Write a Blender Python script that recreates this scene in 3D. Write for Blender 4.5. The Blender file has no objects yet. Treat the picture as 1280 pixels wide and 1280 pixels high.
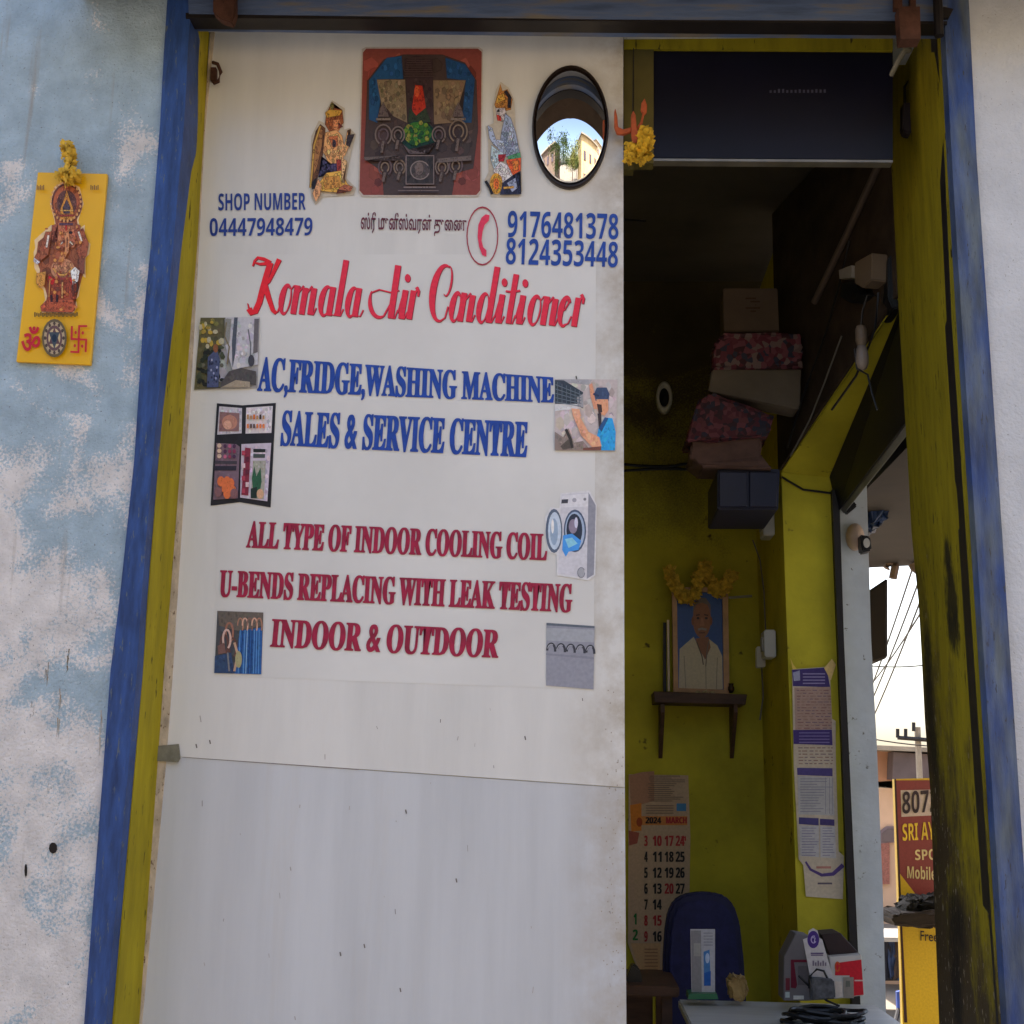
import bpy, bmesh, math, random
from mathutils import Vector, Matrix, Euler
random.seed(7)
SC = bpy.context.scene
COL = SC.collection
R = math.radians

# ------------------------------------------------------------------ camera
F = 1639.0                      # focal length in pixels of a 1280 px wide picture
EYE = Vector((0, -3.0, 1.6))
CAMROT = (Matrix.Rotation(R(3.0), 3, 'Z') @ Matrix.Rotation(R(90 + 12), 3, 'X') @ Matrix.Rotation(R(1.14), 3, 'Z'))
cd = bpy.data.cameras.new('camera'); cam = bpy.data.objects.new('camera', cd); COL.objects.link(cam)
cam.location = EYE; cam.rotation_euler = CAMROT.to_euler()
cd.sensor_width = 36; cd.lens = F / 1280 * 36; cd.clip_start = .05; cd.clip_end = 2000
SC.camera = cam

# ------------------------------------------------------------------ light
SUN_EL, SUN_AZ = 62, -14         # degrees; azimuth from +Y towards +X (the sun stands behind the shop)
w = bpy.data.worlds.new('World'); SC.world = w; w.use_nodes = True
nt = w.node_tree; bg = nt.nodes['Background']
sky = nt.nodes.new('ShaderNodeTexSky'); sky.sky_type = 'NISHITA'; sky.sun_disc = False
sky.sun_elevation = R(SUN_EL); sky.sun_rotation = R(SUN_AZ); sky.dust_density = 4.5; sky.air_density = 1.0; sky.ozone_density = .6
nt.links.new(sky.outputs[0], bg.inputs[0]); bg.inputs[1].default_value = .12
sd = bpy.data.lights.new('sun', 'SUN'); sd.energy = 4.0; sd.angle = R(.5); sd.color = (1, .94, .84)
sun = bpy.data.objects.new('sun', sd); COL.objects.link(sun)
to_sun = Vector((math.sin(R(SUN_AZ)) * math.cos(R(SUN_EL)), math.cos(R(SUN_AZ)) * math.cos(R(SUN_EL)), math.sin(R(SUN_EL))))
sun.rotation_euler = (-to_sun).to_track_quat('-Z', 'Y').to_euler(); sun.location = (0, 0, 20)
SC.view_settings.view_transform = 'Standard'; SC.view_settings.look = 'None'
SC.view_settings.exposure = 1.95; SC.view_settings.gamma = 1; SC.view_settings.use_curve_mapping = False
SC.cycles.max_bounces = 10; SC.cycles.diffuse_bounces = 4; SC.cycles.use_denoising = True
SC.cycles.sample_clamp_indirect = 8

# ------------------------------------------------------------------ helpers
def U(px, py, Y):
    d = CAMROT @ Vector(((px - 640) / F, (640 - py) / F, -1))
    return EYE + d * ((Y - EYE.y) / d.y)
def S(r, g, b, k=1.0):
    f = lambda c: (c / 12.92 if c <= .04045 else ((c + .055) / 1.055) ** 2.4)
    return tuple(min(.9, f(c / 255) * k) for c in (r, g, b)) + (1,)

def N(t, kind, **kw):
    n = t.nodes.new(kind)
    for k, v in kw.items(): setattr(n, k, v)
    return n
MATS = {}
def mat(name, base, rough=.6, var=.25, scale=6, bump=0, bscale=80, spec=.4, metal=0, stretch=(1, 1, 1), spots=0, spotcol=(.02, .018, .015, 1), spotscale=40, second=None, thr=.5, soft=.08, sscale=5, zbias=None, edge_dirt=None):
    if name in MATS: return MATS[name]
    m = bpy.data.materials.new(name); m.use_nodes = True; t = m.node_tree; L = t.links.new
    p = t.nodes['Principled BSDF']
    p.inputs['Roughness'].default_value = rough; p.inputs['Metallic'].default_value = metal
    p.inputs['Specular IOR Level'].default_value = spec
    tc = N(t, 'ShaderNodeTexCoord'); mp = N(t, 'ShaderNodeMapping'); mp.inputs['Scale'].default_value = stretch
    L(tc.outputs['Object'], mp.inputs['Vector'])
    def noise(s, d=6, r=.6):
        n = N(t, 'ShaderNodeTexNoise'); n.inputs['Scale'].default_value = s; n.inputs['Detail'].default_value = d; n.inputs['Roughness'].default_value = r
        L(mp.outputs[0], n.inputs['Vector']); return n
    def mixc(fac, a, b, mode='MIX'):
        x = N(t, 'ShaderNodeMix', data_type='RGBA', blend_type=mode)
        for s, v in ((0, fac), (6, a), (7, b)):
            if hasattr(v, 'is_output'): L(v, x.inputs[s])
            else: x.inputs[s].default_value = v
        return x.outputs[2]
    def ramp(src, a, b):
        r = N(t, 'ShaderNodeMapRange'); r.inputs[1].default_value = a; r.inputs[2].default_value = b; L(src, r.inputs[0]); return r.outputs[0]
    c = base
    if second is not None:
        n = noise(sscale, 9, .55); n.inputs['Distortion'].default_value = .55 if zbias else 0; fo = n.outputs[0]
        if zbias:                            # worn through grain by grain; also breaks up the painted shade edge
            ng = noise(140, 3, .7); mg = N(t, 'ShaderNodeMath', operation='MULTIPLY_ADD'); L(ng.outputs[0], mg.inputs[0]); mg.inputs[1].default_value = .5; mg.inputs[2].default_value = -.25
            ag = N(t, 'ShaderNodeMath', operation='ADD'); L(mg.outputs[0], ag.inputs[0]); L(fo, ag.inputs[1]); fo = ag.outputs[0]
        if zbias and zbias[1] > 0:           # a second, larger tide of wear and thin drips down the wall
            n_b = noise(1.3, 4, .5); mb_ = N(t, 'ShaderNodeMath', operation='MULTIPLY_ADD'); L(n_b.outputs[0], mb_.inputs[0]); mb_.inputs[1].default_value = .5; mb_.inputs[2].default_value = -.25
            ab_ = N(t, 'ShaderNodeMath', operation='ADD'); L(mb_.outputs[0], ab_.inputs[0]); L(fo, ab_.inputs[1]); fo = ab_.outputs[0]
        if zbias:                            # blue wash worn off towards the foot; negative bias paints shade towards the top
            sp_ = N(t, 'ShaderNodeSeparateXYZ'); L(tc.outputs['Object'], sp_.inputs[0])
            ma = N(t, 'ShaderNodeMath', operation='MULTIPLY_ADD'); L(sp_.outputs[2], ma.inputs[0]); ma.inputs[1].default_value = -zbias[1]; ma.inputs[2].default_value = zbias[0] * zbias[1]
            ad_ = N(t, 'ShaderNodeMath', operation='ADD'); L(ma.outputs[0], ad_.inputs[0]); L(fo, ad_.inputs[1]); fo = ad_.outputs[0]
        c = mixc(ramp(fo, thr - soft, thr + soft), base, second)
    n1 = noise(scale)
    lo = 1 - var; hi = 1 + var * .5
    g = N(t, 'ShaderNodeMapRange'); g.inputs[1].default_value = .3; g.inputs[2].default_value = .7; g.inputs[3].default_value = lo; g.inputs[4].default_value = hi
    L(n1.outputs[0], g.inputs[0])
    cc = N(t, 'ShaderNodeCombineColor'); [L(g.outputs[0], cc.inputs[i]) for i in range(3)]
    c = mixc(1.0, c, cc.outputs[0], 'MULTIPLY')
    if zbias and zbias[1] > 0:
        md = N(t, 'ShaderNodeMapping'); md.inputs['Scale'].default_value = (26, 26, 1.6); L(tc.outputs['Object'], md.inputs[0])
        nd = N(t, 'ShaderNodeTexNoise'); nd.inputs['Scale'].default_value = 1; nd.inputs['Detail'].default_value = 5; L(md.outputs[0], nd.inputs['Vector'])
        c = mixc(ramp(nd.outputs[0], .62, .80), c, S(150, 140, 128))
    if edge_dirt is not None:                # hand dirt along the free edge of the leaf
        sx_ = N(t, 'ShaderNodeSeparateXYZ'); L(tc.outputs['Object'], sx_.inputs[0])
        me_ = N(t, 'ShaderNodeMapRange'); me_.inputs[1].default_value = edge_dirt - .16; me_.inputs[2].default_value = edge_dirt; L(sx_.outputs[0], me_.inputs[0])
        ne_ = N(t, 'ShaderNodeTexNoise'); ne_.inputs['Scale'].default_value = 9; ne_.inputs['Detail'].default_value = 8; ne_.inputs['Roughness'].default_value = .7; L(tc.outputs['Object'], ne_.inputs['Vector'])
        mu = N(t, 'ShaderNodeMath', operation='MULTIPLY'); L(me_.outputs[0], mu.inputs[0]); L(ramp(ne_.outputs[0], .38, .72), mu.inputs[1])
        c = mixc(mu.outputs[0], c, S(168, 156, 138))
        ns_ = noise(1.1, 8, .7); c = mixc(ramp(ns_.outputs[0], .6, 1.0), c, S(196, 190, 182))
    if spots:
        n2 = noise(spotscale, 3, .7); c = mixc(ramp(n2.outputs[0], .68 - spots, .72 - spots * .5), c, spotcol)
    if hasattr(c, 'is_output'): L(c, p.inputs['Base Color'])
    if bump:
        nb = noise(bscale, 4, .6); b = N(t, 'ShaderNodeBump'); b.inputs['Strength'].default_value = bump; b.inputs['Distance'].default_value = .004
        L(nb.outputs[0], b.inputs['Height']); L(b.outputs[0], p.inputs['Normal'])
    MATS[name] = m; return m

def art_material(name, rough, spec):
    m = bpy.data.materials.new(name); m.use_nodes = True; t = m.node_tree; p = t.nodes['Principled BSDF']
    a = N(t, 'ShaderNodeAttribute', attribute_name='print'); tc = N(t, 'ShaderNodeTexCoord')
    n = N(t, 'ShaderNodeTexNoise'); n.inputs['Scale'].default_value = 110; n.inputs['Detail'].default_value = 5
    t.links.new(tc.outputs['Object'], n.inputs['Vector'])
    g = N(t, 'ShaderNodeMapRange'); g.inputs[1].default_value = .3; g.inputs[2].default_value = .7; g.inputs[3].default_value = .9; g.inputs[4].default_value = 1.08
    t.links.new(n.outputs[0], g.inputs[0])
    x = N(t, 'ShaderNodeVectorMath', operation='SCALE'); t.links.new(a.outputs['Color'], x.inputs[0]); t.links.new(g.outputs[0], x.inputs['Scale'])
    t.links.new(x.outputs[0], p.inputs['Base Color']); p.inputs['Roughness'].default_value = rough; p.inputs['Specular IOR Level'].default_value = spec
    return m
PRINT = art_material('printed vinyl', .4, .35)
PAPER = art_material('printed paper', .75, .2)

def setp(o, label=None, cat=None, group=None, kind=None):
    for k, v in (('label', label), ('category', cat), ('group', group), ('kind', kind)):
        if v: o[k] = v
    return o
def thing(name, label, cat, loc=(0, 0, 0), group=None):
    o = bpy.data.objects.new(name, None); COL.objects.link(o); o.location = loc; o.empty_display_size = .05
    return setp(o, label, cat, group)
def link(name, me, m, parent=None, smooth=False):
    o = bpy.data.objects.new(name, me); COL.objects.link(o)
    if m is not None: me.materials.append(m)
    if parent is not None:
        o.parent = parent
        if parent.type == 'EMPTY': o.matrix_parent_inverse = Matrix.Translation(-Vector(parent.location))
    if smooth:
        for p in me.polygons: p.use_smooth = True
    return o

class MB:
    """collects shapes, then links them as one mesh object"""
    def __init__(s): s.b = bmesh.new()
    def face(s, pts):
        try: s.b.faces.new([s.b.verts.new(p) for p in pts])
        except ValueError: pass
        return s
    def prism(s, px, Y0, Y1):            # outline given where it stands at depth Y0, real thickness to Y1
        return s.extr([U(x, y, Y0) for x, y in px], Y1 - Y0)
    def extr(s, pts, dy):
        a = [s.b.verts.new(p) for p in pts]; c = [s.b.verts.new(Vector(p) + Vector((0, dy, 0))) for p in pts]
        n = len(a); s.b.faces.new(a); s.b.faces.new(c[::-1])
        for i in range(n): s.b.faces.new((a[i], c[i], c[(i + 1) % n], a[(i + 1) % n]))
        return s
    def loft(s, A, B):
        a = [s.b.verts.new(p) for p in A]; c = [s.b.verts.new(p) for p in B]; n = len(a)
        s.b.faces.new(a); s.b.faces.new(c[::-1])
        for i in range(n): s.b.faces.new((a[i], c[i], c[(i + 1) % n], a[(i + 1) % n]))
        return s
    def box(s, x0, x1, y0, y1, z0, z1):
        return s.extr([(x0, y0, z0), (x1, y0, z0), (x1, y0, z1), (x0, y0, z1)], y1 - y0)
    def pbox(s, px0, py0, px1, py1, Y0, Y1):
        a, b = U(px0, py0, Y0), U(px1, py1, Y0)
        return s.box(min(a.x, b.x), max(a.x, b.x), Y0, Y1, min(a.z, b.z), max(a.z, b.z))
    def hexa(s, p):                      # p: four corners of one end, four of the other
        v = [s.b.verts.new(q) for q in p]
        for f in ((0, 1, 2, 3), (7, 6, 5, 4), (0, 4, 5, 1), (1, 5, 6, 2), (2, 6, 7, 3), (3, 7, 4, 0)): s.b.faces.new([v[i] for i in f])
        return s
    def tube(s, pts, r, n=8, r2=None):
        pts = [Vector(p) for p in pts]; rings = []
        for i, p in enumerate(pts):
            t = (pts[min(i + 1, len(pts) - 1)] - pts[max(i - 1, 0)])
            if t.length < 1e-9: t = Vector((0, 0, 1))
            t.normalize()
            u = t.cross(Vector((0, 0, 1)) if abs(t.z) < .9 else Vector((1, 0, 0))).normalized(); v = t.cross(u)
            rr = r if r2 is None else r + (r2 - r) * i / max(1, len(pts) - 1)
            rings.append([s.b.verts.new(p + (u * math.cos(6.2832 * k / n) + v * math.sin(6.2832 * k / n)) * rr) for k in range(n)])
        for a, c in zip(rings, rings[1:]):
            for k in range(n): s.b.faces.new((a[k], a[(k + 1) % n], c[(k + 1) % n], c[k]))
        s.b.faces.new(rings[0][::-1]); s.b.faces.new(rings[-1]); return s
    def lathe(s, c, prof, n=24, axis='Z', sx=1, sz=1):   # prof: (radius, height)
        c = Vector(c); rings = []
        for r, h in prof:
            ring = []
            for k in range(n):
                a = 6.2832 * k / n
                q = Vector((r * math.cos(a), r * math.sin(a), h)) if axis == 'Z' else Vector((r * math.cos(a) * sx, -h, r * math.sin(a) * sz))
                ring.append(s.b.verts.new(c + q))
            rings.append(ring)
        for a, d in zip(rings, rings[1:]):
            for k in range(n): s.b.faces.new((a[k], a[(k + 1) % n], d[(k + 1) % n], d[k]))
        s.b.faces.new(rings[0][::-1]); s.b.faces.new(rings[-1]); return s
    def petals(s, c, r, n, flat=1.0, seed=1):
        rnd = random.Random(seed); c = Vector(c)
        for i in range(n):
            d = Vector((rnd.gauss(0, 1), rnd.gauss(0, 1) * flat, rnd.gauss(0, 1))).normalized()
            u = d.cross(Vector((rnd.random(), rnd.random(), rnd.random()))).normalized(); v = d.cross(u)
            q = c + d * r * rnd.uniform(.3, .8); k = r * rnd.uniform(.5, .85)
            s.face([q - u * k * .5, q + d * k * .6 - v * k * .35, q + u * k * .5 + d * k * .3, q + v * k * .4 - d * k * .2])
        return s
    def bevel(s, w, seg=2):
        bmesh.ops.remove_doubles(s.b, verts=s.b.verts, dist=1e-6)
        bmesh.ops.bevel(s.b, geom=s.b.edges[:], offset=w, segments=seg, affect='EDGES', clamp_overlap=True); return s
    def rough(s, amt, cuts=3, seed=1):
        rnd = random.Random(seed)
        bmesh.ops.subdivide_edges(s.b, edges=s.b.edges[:], cuts=cuts, use_grid_fill=True)
        for v in s.b.verts: v.co += Vector((rnd.uniform(-amt, amt), rnd.uniform(-amt, amt), rnd.uniform(-amt, amt)))
        return s
    def build(s, name, m, parent=None, smooth=False):
        bmesh.ops.recalc_face_normals(s.b, faces=s.b.faces)
        me = bpy.data.meshes.new(name); s.b.to_mesh(me); s.b.free()
        return link(name, me, m, parent, smooth)

def ell(cx, cy, rx, ry, n=20, a0=0, a1=360):
    return [(cx + rx * math.cos(R(a0 + (a1 - a0) * k / n)), cy + ry * math.sin(R(a0 + (a1 - a0) * k / n))) for k in range(n if a1 - a0 >= 360 else n + 1)]
def rect(x0, y0, x1, y1): return [(x0, y0), (x1, y0), (x1, y1), (x0, y1)]
def stroke(pts, wd, wd2=None):
    out1, out2 = [], []; n = len(pts)
    for i, (x, y) in enumerate(pts):
        x0, y0 = pts[max(i - 1, 0)]; x1, y1 = pts[min(i + 1, n - 1)]
        dx, dy = x1 - x0, y1 - y0; l = math.hypot(dx, dy) or 1
        wv = wd if wd2 is None else wd + (wd2 - wd) * i / max(1, n - 1)
        out1.append((x - dy / l * wv / 2, y + dx / l * wv / 2)); out2.append((x + dy / l * wv / 2, y - dx / l * wv / 2))
    return out1 + out2[::-1]
def arc(cx, cy, rx, ry, a0, a1, n=14): return [(cx + rx * math.cos(R(a0 + (a1 - a0) * k / n)), cy + ry * math.sin(R(a0 + (a1 - a0) * k / n))) for k in range(n + 1)]
def crop(x0, y0, s):                       # shapes measured on an enlarged crop -> photo pixels
    return lambda pts: [(x0 + x / s, y0 + y / s) for x, y in pts]

def inside(p, poly):
    x, y = p; r_ = False; n = len(poly)
    for i in range(n):
        (x0, y0), (x1, y1) = poly[i], poly[i - 1]
        if (y0 > y) != (y1 > y) and x < (x1 - x0) * (y - y0) / (y1 - y0) + x0: r_ = not r_
    return r_
def dabs(items, frac=1.0, seed=1, skip=1, size=.10, amp=.35):
    """brush-like dabs over the shapes of a printed picture, so that no shape is one flat tone"""
    rnd = random.Random(seed); out = []
    for k, (pts, c) in enumerate(items):
        out.append((pts, c))
        if k < skip: continue
        xs = [p[0] for p in pts]; ys = [p[1] for p in pts]; w_, h_ = max(xs) - min(xs), max(ys) - min(ys)
        if w_ * h_ < 12: continue
        for _ in range(int(min(60, 5 + w_ * h_ * .06) * frac)):
            p = (rnd.uniform(min(xs), max(xs)), rnd.uniform(min(ys), max(ys))); r_ = max(.5, size * min(w_, h_)) * rnd.uniform(.5, 1.2)
            e = ell(p[0], p[1], r_, r_ * rnd.uniform(1, 2), 6, rnd.uniform(0, 50), 410)
            if all(inside(v, pts) for v in e):
                f = 1 + rnd.uniform(-amp, amp); g_ = [rnd.uniform(.9, 1.1) for _ in range(3)]
                out.append((e, (min(.9, c[0] * f * g_[0]), min(.9, c[1] * f * g_[1]), min(.9, c[2] * f * g_[2]), 1)))
    return out
def outlined(items, wd, col, skip=1):
    out = []
    for k, (pts, c) in enumerate(items):
        out.append((pts, c))
        if k >= skip and len(pts) < 16: out.append((stroke(list(pts) + [pts[0]], wd), tuple(v * f for v, f in zip(c, col)) + (1,)))
    return out
def art(name, items, Y, parent=None, m=None, step=.00025, thick=0, warp=None):
    """flat printed artwork: coloured shapes laid one on another on a real sheet at depth Y"""
    b = bmesh.new(); lay = b.loops.layers.float_color.new('print')
    for i, (pts, c) in enumerate(items):
        P = [U(x, y, Y) + Vector((0, -i * step, 0)) for x, y in pts]
        if warp: P = [warp(p) for p in P]
        vs = [b.verts.new(p) for p in P]
        f = b.faces.new(vs)
        fs = [f]
        if i == 0 and thick:
            vb = [b.verts.new(p + Vector((0, thick, 0))) for p in P]; n = len(vs)
            fs += [b.faces.new((vs[k], vb[k], vb[(k + 1) % n], vs[(k + 1) % n])) for k in range(n)] + [b.faces.new(vb[::-1])]
        for g in fs:
            for l in g.loops: l[lay] = c
    me = bpy.data.meshes.new(name); b.to_mesh(me); b.free()
    return link(name, me, m or PRINT, parent)

def uni(s, up, lo=None, dg=None):
    o = ''
    for c in s:
        if 'A' <= c <= 'Z': o += chr(up + ord(c) - 65)
        elif lo and 'a' <= c <= 'z': o += chr(lo + ord(c) - 97)
        elif dg and '0' <= c <= '9': o += chr(dg + ord(c) - 48)
        else: o += c
    return o
SERIF = lambda s: uni(s, 0x1D400, 0x1D41A, 0x1D7CE)
SANS = lambda s: uni(s, 0x1D5D4, 0x1D5EE, 0x1D7EC)
SCRIPT = lambda s: uni(s, 0x1D4D0, 0x1D4EA)
def lettering(name, body, quad, Y, m, parent, bold=0.0, cap='H', shear=0, wave=None, space=1.0, fat=0):
    """one line of writing; quad = photo pixels of cap-height left, cap-height right, baseline right, baseline left"""
    def mesh(txt):
        c = bpy.data.curves.new('txt', 'FONT'); c.body = txt; c.size = 1; c.offset = bold; c.resolution_u = 3; c.shear = shear; c.space_character = space
        o = bpy.data.objects.new('txt', c); COL.objects.link(o)
        dg = bpy.context.evaluated_depsgraph_get(); me = bpy.data.meshes.new_from_object(o.evaluated_get(dg))
        bpy.data.objects.remove(o); bpy.data.curves.remove(c); return me
    h = mesh(cap); H = max(v.co.y for v in h.vertices) - bold; bpy.data.meshes.remove(h)
    me = mesh(body)
    xs = [v.co.x for v in me.vertices]; x0, x1 = min(xs), max(xs)
    # alternate glyph islands stand a hair apart so that overlapping strokes never share a plane
    par = list(range(len(me.vertices)))
    def find(a):
        while par[a] != a: par[a] = par[par[a]]; a = par[a]
        return a
    for e in me.edges: par[find(e.vertices[0])] = find(e.vertices[1])
    isl = {}
    for v in me.vertices: isl.setdefault(find(v.index), len(isl))
    (ax, ay), (bx, by), (cx, cy), (dx, dy) = quad
    for v in me.vertices:
        u = (v.co.x - x0) / (x1 - x0); t = v.co.y / H
        tx, ty = ax + (bx - ax) * u, ay + (by - ay) * u; lx, ly = dx + (cx - dx) * u, dy + (cy - dy) * u
        px, py = lx + (tx - lx) * t, ly + (ty - ly) * t
        if wave: py += wave(u)
        v.co = U(px, py, Y) + Vector((0, -.00006 * (isl[find(v.index)] % 4), 0))
    me.name = name
    if fat:                                  # heavier strokes: the same line printed again a hair to either side
        b = bmesh.new()
        for k, dx in enumerate((0, -fat, fat)):
            n0 = len(b.verts); b.from_mesh(me); b.verts.ensure_lookup_table()
            for v in b.verts[n0:]: v.co += Vector((dx * (Y + 3) / F, -.00012 * k, 0))
        b.to_mesh(me); b.free()
    return link(name, me, m, parent)

# ------------------------------------------------------------------ materials
M_wall = mat('worn pale blue plaster', S(166, 187, 201, 1.0), .85, .22, 14, 1.3, 120, .2, second=S(218, 215, 214, 1.05), thr=.5, soft=.035, sscale=4.6, spots=.06, spotcol=S(120, 120, 122), spotscale=150, zbias=(2.0, .13))
M_wall2 = mat('white rough plaster', S(207, 211, 217, .97), .85, .14, 7, .9, 95, .2, spots=.03, spotcol=S(110, 108, 105), spotscale=130)
M_blue = mat('blue gloss paint worn', S(50, 84, 150, .8), .5, .5, 11, .5, 40, .35, stretch=(5, 1, .9), spots=.055, spotcol=S(90, 100, 110), spotscale=26)
M_blue2 = mat('blue paint dusty', S(58, 86, 148, .8), .55, .5, 8, .5, 40, .35, stretch=(4, 1, .7), second=S(98, 110, 122, .9), thr=.5, soft=.12, sscale=5, spots=.05, spotcol=S(60, 62, 66), spotscale=34)
M_yellow = mat('mustard yellow distemper', S(172, 158, 28, .85), .7, .3, 9, .4, 60, .25, stretch=(3, 3, .5), spots=.05, spotcol=S(60, 55, 18), spotscale=24)
M_inside = mat('yellow green wall paint', S(186, 174, 48, 1.1), .75, .35, 3.2, .25, 40, .2, spots=.03, spotcol=S(88, 80, 34), spotscale=11)
M_ceil = mat('smoky ceiling', S(84, 76, 64), .9, .3, 3)
M_floor = mat('cement floor', S(206, 202, 192), .7, .3, 4, .2)
M_dark = mat('dark steel', S(36, 32, 32), .5, .3, 12, metal=.2)
M_black = mat('black plastic', S(26, 26, 28), .4, .2)
M_rust = mat('rusty iron', S(84, 56, 46), .8, .5, 22, .6, 90, .2, spots=.06, spotcol=S(52, 34, 28), spotscale=60)
M_rail = mat('blue grey shutter paint', S(92, 112, 150), .55, .45, 7, .3, 50, .4, stretch=(.7, 1, 6), second=S(110, 105, 98), thr=.58, sscale=7)
M_panel = mat('white laminate', S(225, 225, 223, .96), .3, .1, 2.2, .05, 60, .5, stretch=(4, 1, .5), edge_dirt=U(781, 1000, .15).x)
M_panel2 = mat('bluish white laminate', S(209, 213, 219, .92), .3, .1, 2.5, .05, 60, .5, stretch=(5, 1, .4), edge_dirt=U(783, 1150, .15).x)
M_banner = mat('white vinyl sheet', S(226, 226, 224, .965), .29, .1, 2.4, 0, 60, .5)
M_edge = mat('chipped cream edge', S(200, 185, 165), .7, .4, 20, .4, 60, stretch=(2, 2, 1), spots=.06, spotcol=S(110, 90, 70), spotscale=50)
M_navy = mat('navy board', S(14, 14, 34), .4, .25, 4, 0, spec=.3)
M_wood = mat('dark brown wood', S(84, 58, 44), .6, .4, 8, .3, 50, stretch=(1, 1, 5))
M_conc = mat('stained concrete', S(150, 140, 126), .85, .35, 4, .5, 50, .2)
M_canopy = mat('smoke stained concrete', S(86, 70, 56), .9, .35, 3, .4, 40, .2)
M_navytext = mat('navy print', S(28, 52, 128, 1.5), .4, .3, 40)
M_bluetext = mat('royal blue print', S(26, 62, 146, 1.4), .4, .3, 40)
M_red = mat('red print', S(196, 24, 44, 1.45), .4, .3, 30)
M_redshade = mat('dark red print', S(110, 20, 40, 1.2), .4, .3, 30)
M_maroon = mat('maroon print', S(140, 20, 56, 1.4), .4, .35, 35)
M_pinkhalo = mat('pale print outline', S(240, 228, 230, .95), .4, .05, 30)
M_tamil = mat('brown maroon print', S(96, 34, 52, 1.3), .4, .2, 30)
M_gold = mat('marigold petals', S(214, 176, 60, 1.1), .8, .45, 60)
M_white = mat('white plastic', S(205, 202, 196), .45, .15)
M_chrome = mat('convex mirror glass', (.92, .92, .92, 1), .015, .0, metal=1)
M_ground = mat('dusty road', S(128, 119, 107), .9, .25, .7, .4, 8, .2)
M_chair = mat('navy chair mesh', S(26, 28, 66), .7, .3, 30, .3, 200)

M_back = mat('yellow wall with painted top shade', S(182, 170, 48, 1.12), .75, .35, 3.2, .25, 40, .2, second=S(84, 72, 46, .9), thr=.5, soft=.2, sscale=2.2, zbias=(2.95, -.55), spots=.03, spotcol=S(88, 80, 34), spotscale=11)  # dimness of the upper room painted into the colour, darker with height

# ------------------------------------------------------------------ ground and street
g = MB(); g.box(-400, 400, -400, 400, -.6, -.35); setp(g.build('ground', M_ground), kind='structure')
g = MB(); g.box(-60, 60, -11.5, -3.9, -.40, -.346); setp(g.build('road', mat('asphalt', S(80, 78, 76), .9, .25, 2, .4, 30, .2)), kind='structure')

# ------------------------------------------------------------------ the shop building
shop = thing('shop_building', 'corner shop building with worn blue and white plaster front and yellow green interior', 'building', (0, 1, 0))
P = lambda l, Y=None: l
blueL = [(228, -260), (209, 0), (205, 62), (200, 156), (188, 312), (179, 400), (168, 572), (150, 744), (138, 840), (105, 1280), (66, 1800)]
blueR_in = [(252, -260), (237, 0), (237, 25), (230, 156), (216, 312), (207, 400), (191, 572), (177, 744), (171, 840), (132, 1280), (92, 1800)]
yelL = [(258, -260), (243, 0), (242, 30), (234, 156), (222, 312), (213, 400), (199, 572), (186, 744), (179, 840), (143, 1280), (103, 1800)]
yelR = [(266, -260), (263, 0), (262, 30), (256, 156), (247, 312), (240, 400), (227, 572), (214, 744), (206, 840), (175, 1280), (134, 1800)]
MB().prism([(-900, -260)] + blueL + [(-1000, 1800)], 0, .16).build('outer_wall', M_wall, shop)
rb = [(1204, -260), (1211, 0), (1221, 200), (1235, 400), (1251, 640), (1268, 900), (1285, 1160), (1293, 1280), (1328, 1800)]
rk = [(1172, -260), (1182, 50), (1190, 200), (1202, 400), (1218, 640), (1235, 900), (1259, 1280), (1292, 1800)]
ry = [(1162, -260), (1174, 50), (1181, 150), (1192, 400), (1208, 640), (1225, 900), (1251, 1280), (1284, 1800)]
ri = [(1108, -260), (1112, 50), (1114, 200), (1124, 400), (1136, 600), (1139, 660), (1143, 705), (1148, 750), (1152, 820), (1156, 900), (1163, 990), (1168, 1130), (1174, 1280), (1192, 1800)]
b = MB(); b.prism(rb + [(2300, 1800), (2300, -260)], 0, .16); b.build('outer_wall', M_wall2, shop)
MB().prism(blueL + blueR_in[::-1], -.012, .1).build('frame_post', M_blue, shop)['label'] = 'blue painted door frame strip beside the blue plaster'
MB().prism(rk + rb[::-1], -.012, .1).build('frame_post', M_blue2, shop)['label'] = 'dusty blue door frame strip beside the white plaster'
# left reveal (yellow) running in to the door leaf
def reveal(front, back, Y0, Y1, out, name, m):
    v = MB()
    for (a, c), (d, e) in zip(zip(front, front[1:]), zip(back, back[1:])):
        p = [U(*a, Y0), U(*c, Y0), U(*e, Y1), U(*d, Y1)]
        v.hexa(p + [q + Vector((out, 0, 0)) for q in p])
    return v.build(name, m, shop)
reveal(yelL, yelR, .03, .15, -.10, 'jamb', M_yellow)
def at_y(line, y):
    for (x0, y0), (x1, y1) in zip(line, line[1:]):
        if y0 <= y <= y1: return x0 + (x1 - x0) * (y - y0) / (y1 - y0)
    return line[-1][0]
ys = [-260, 50, 200, 400, 600, 660, 705, 750, 820, 900, 990, 1130, 1280, 1800]

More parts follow.
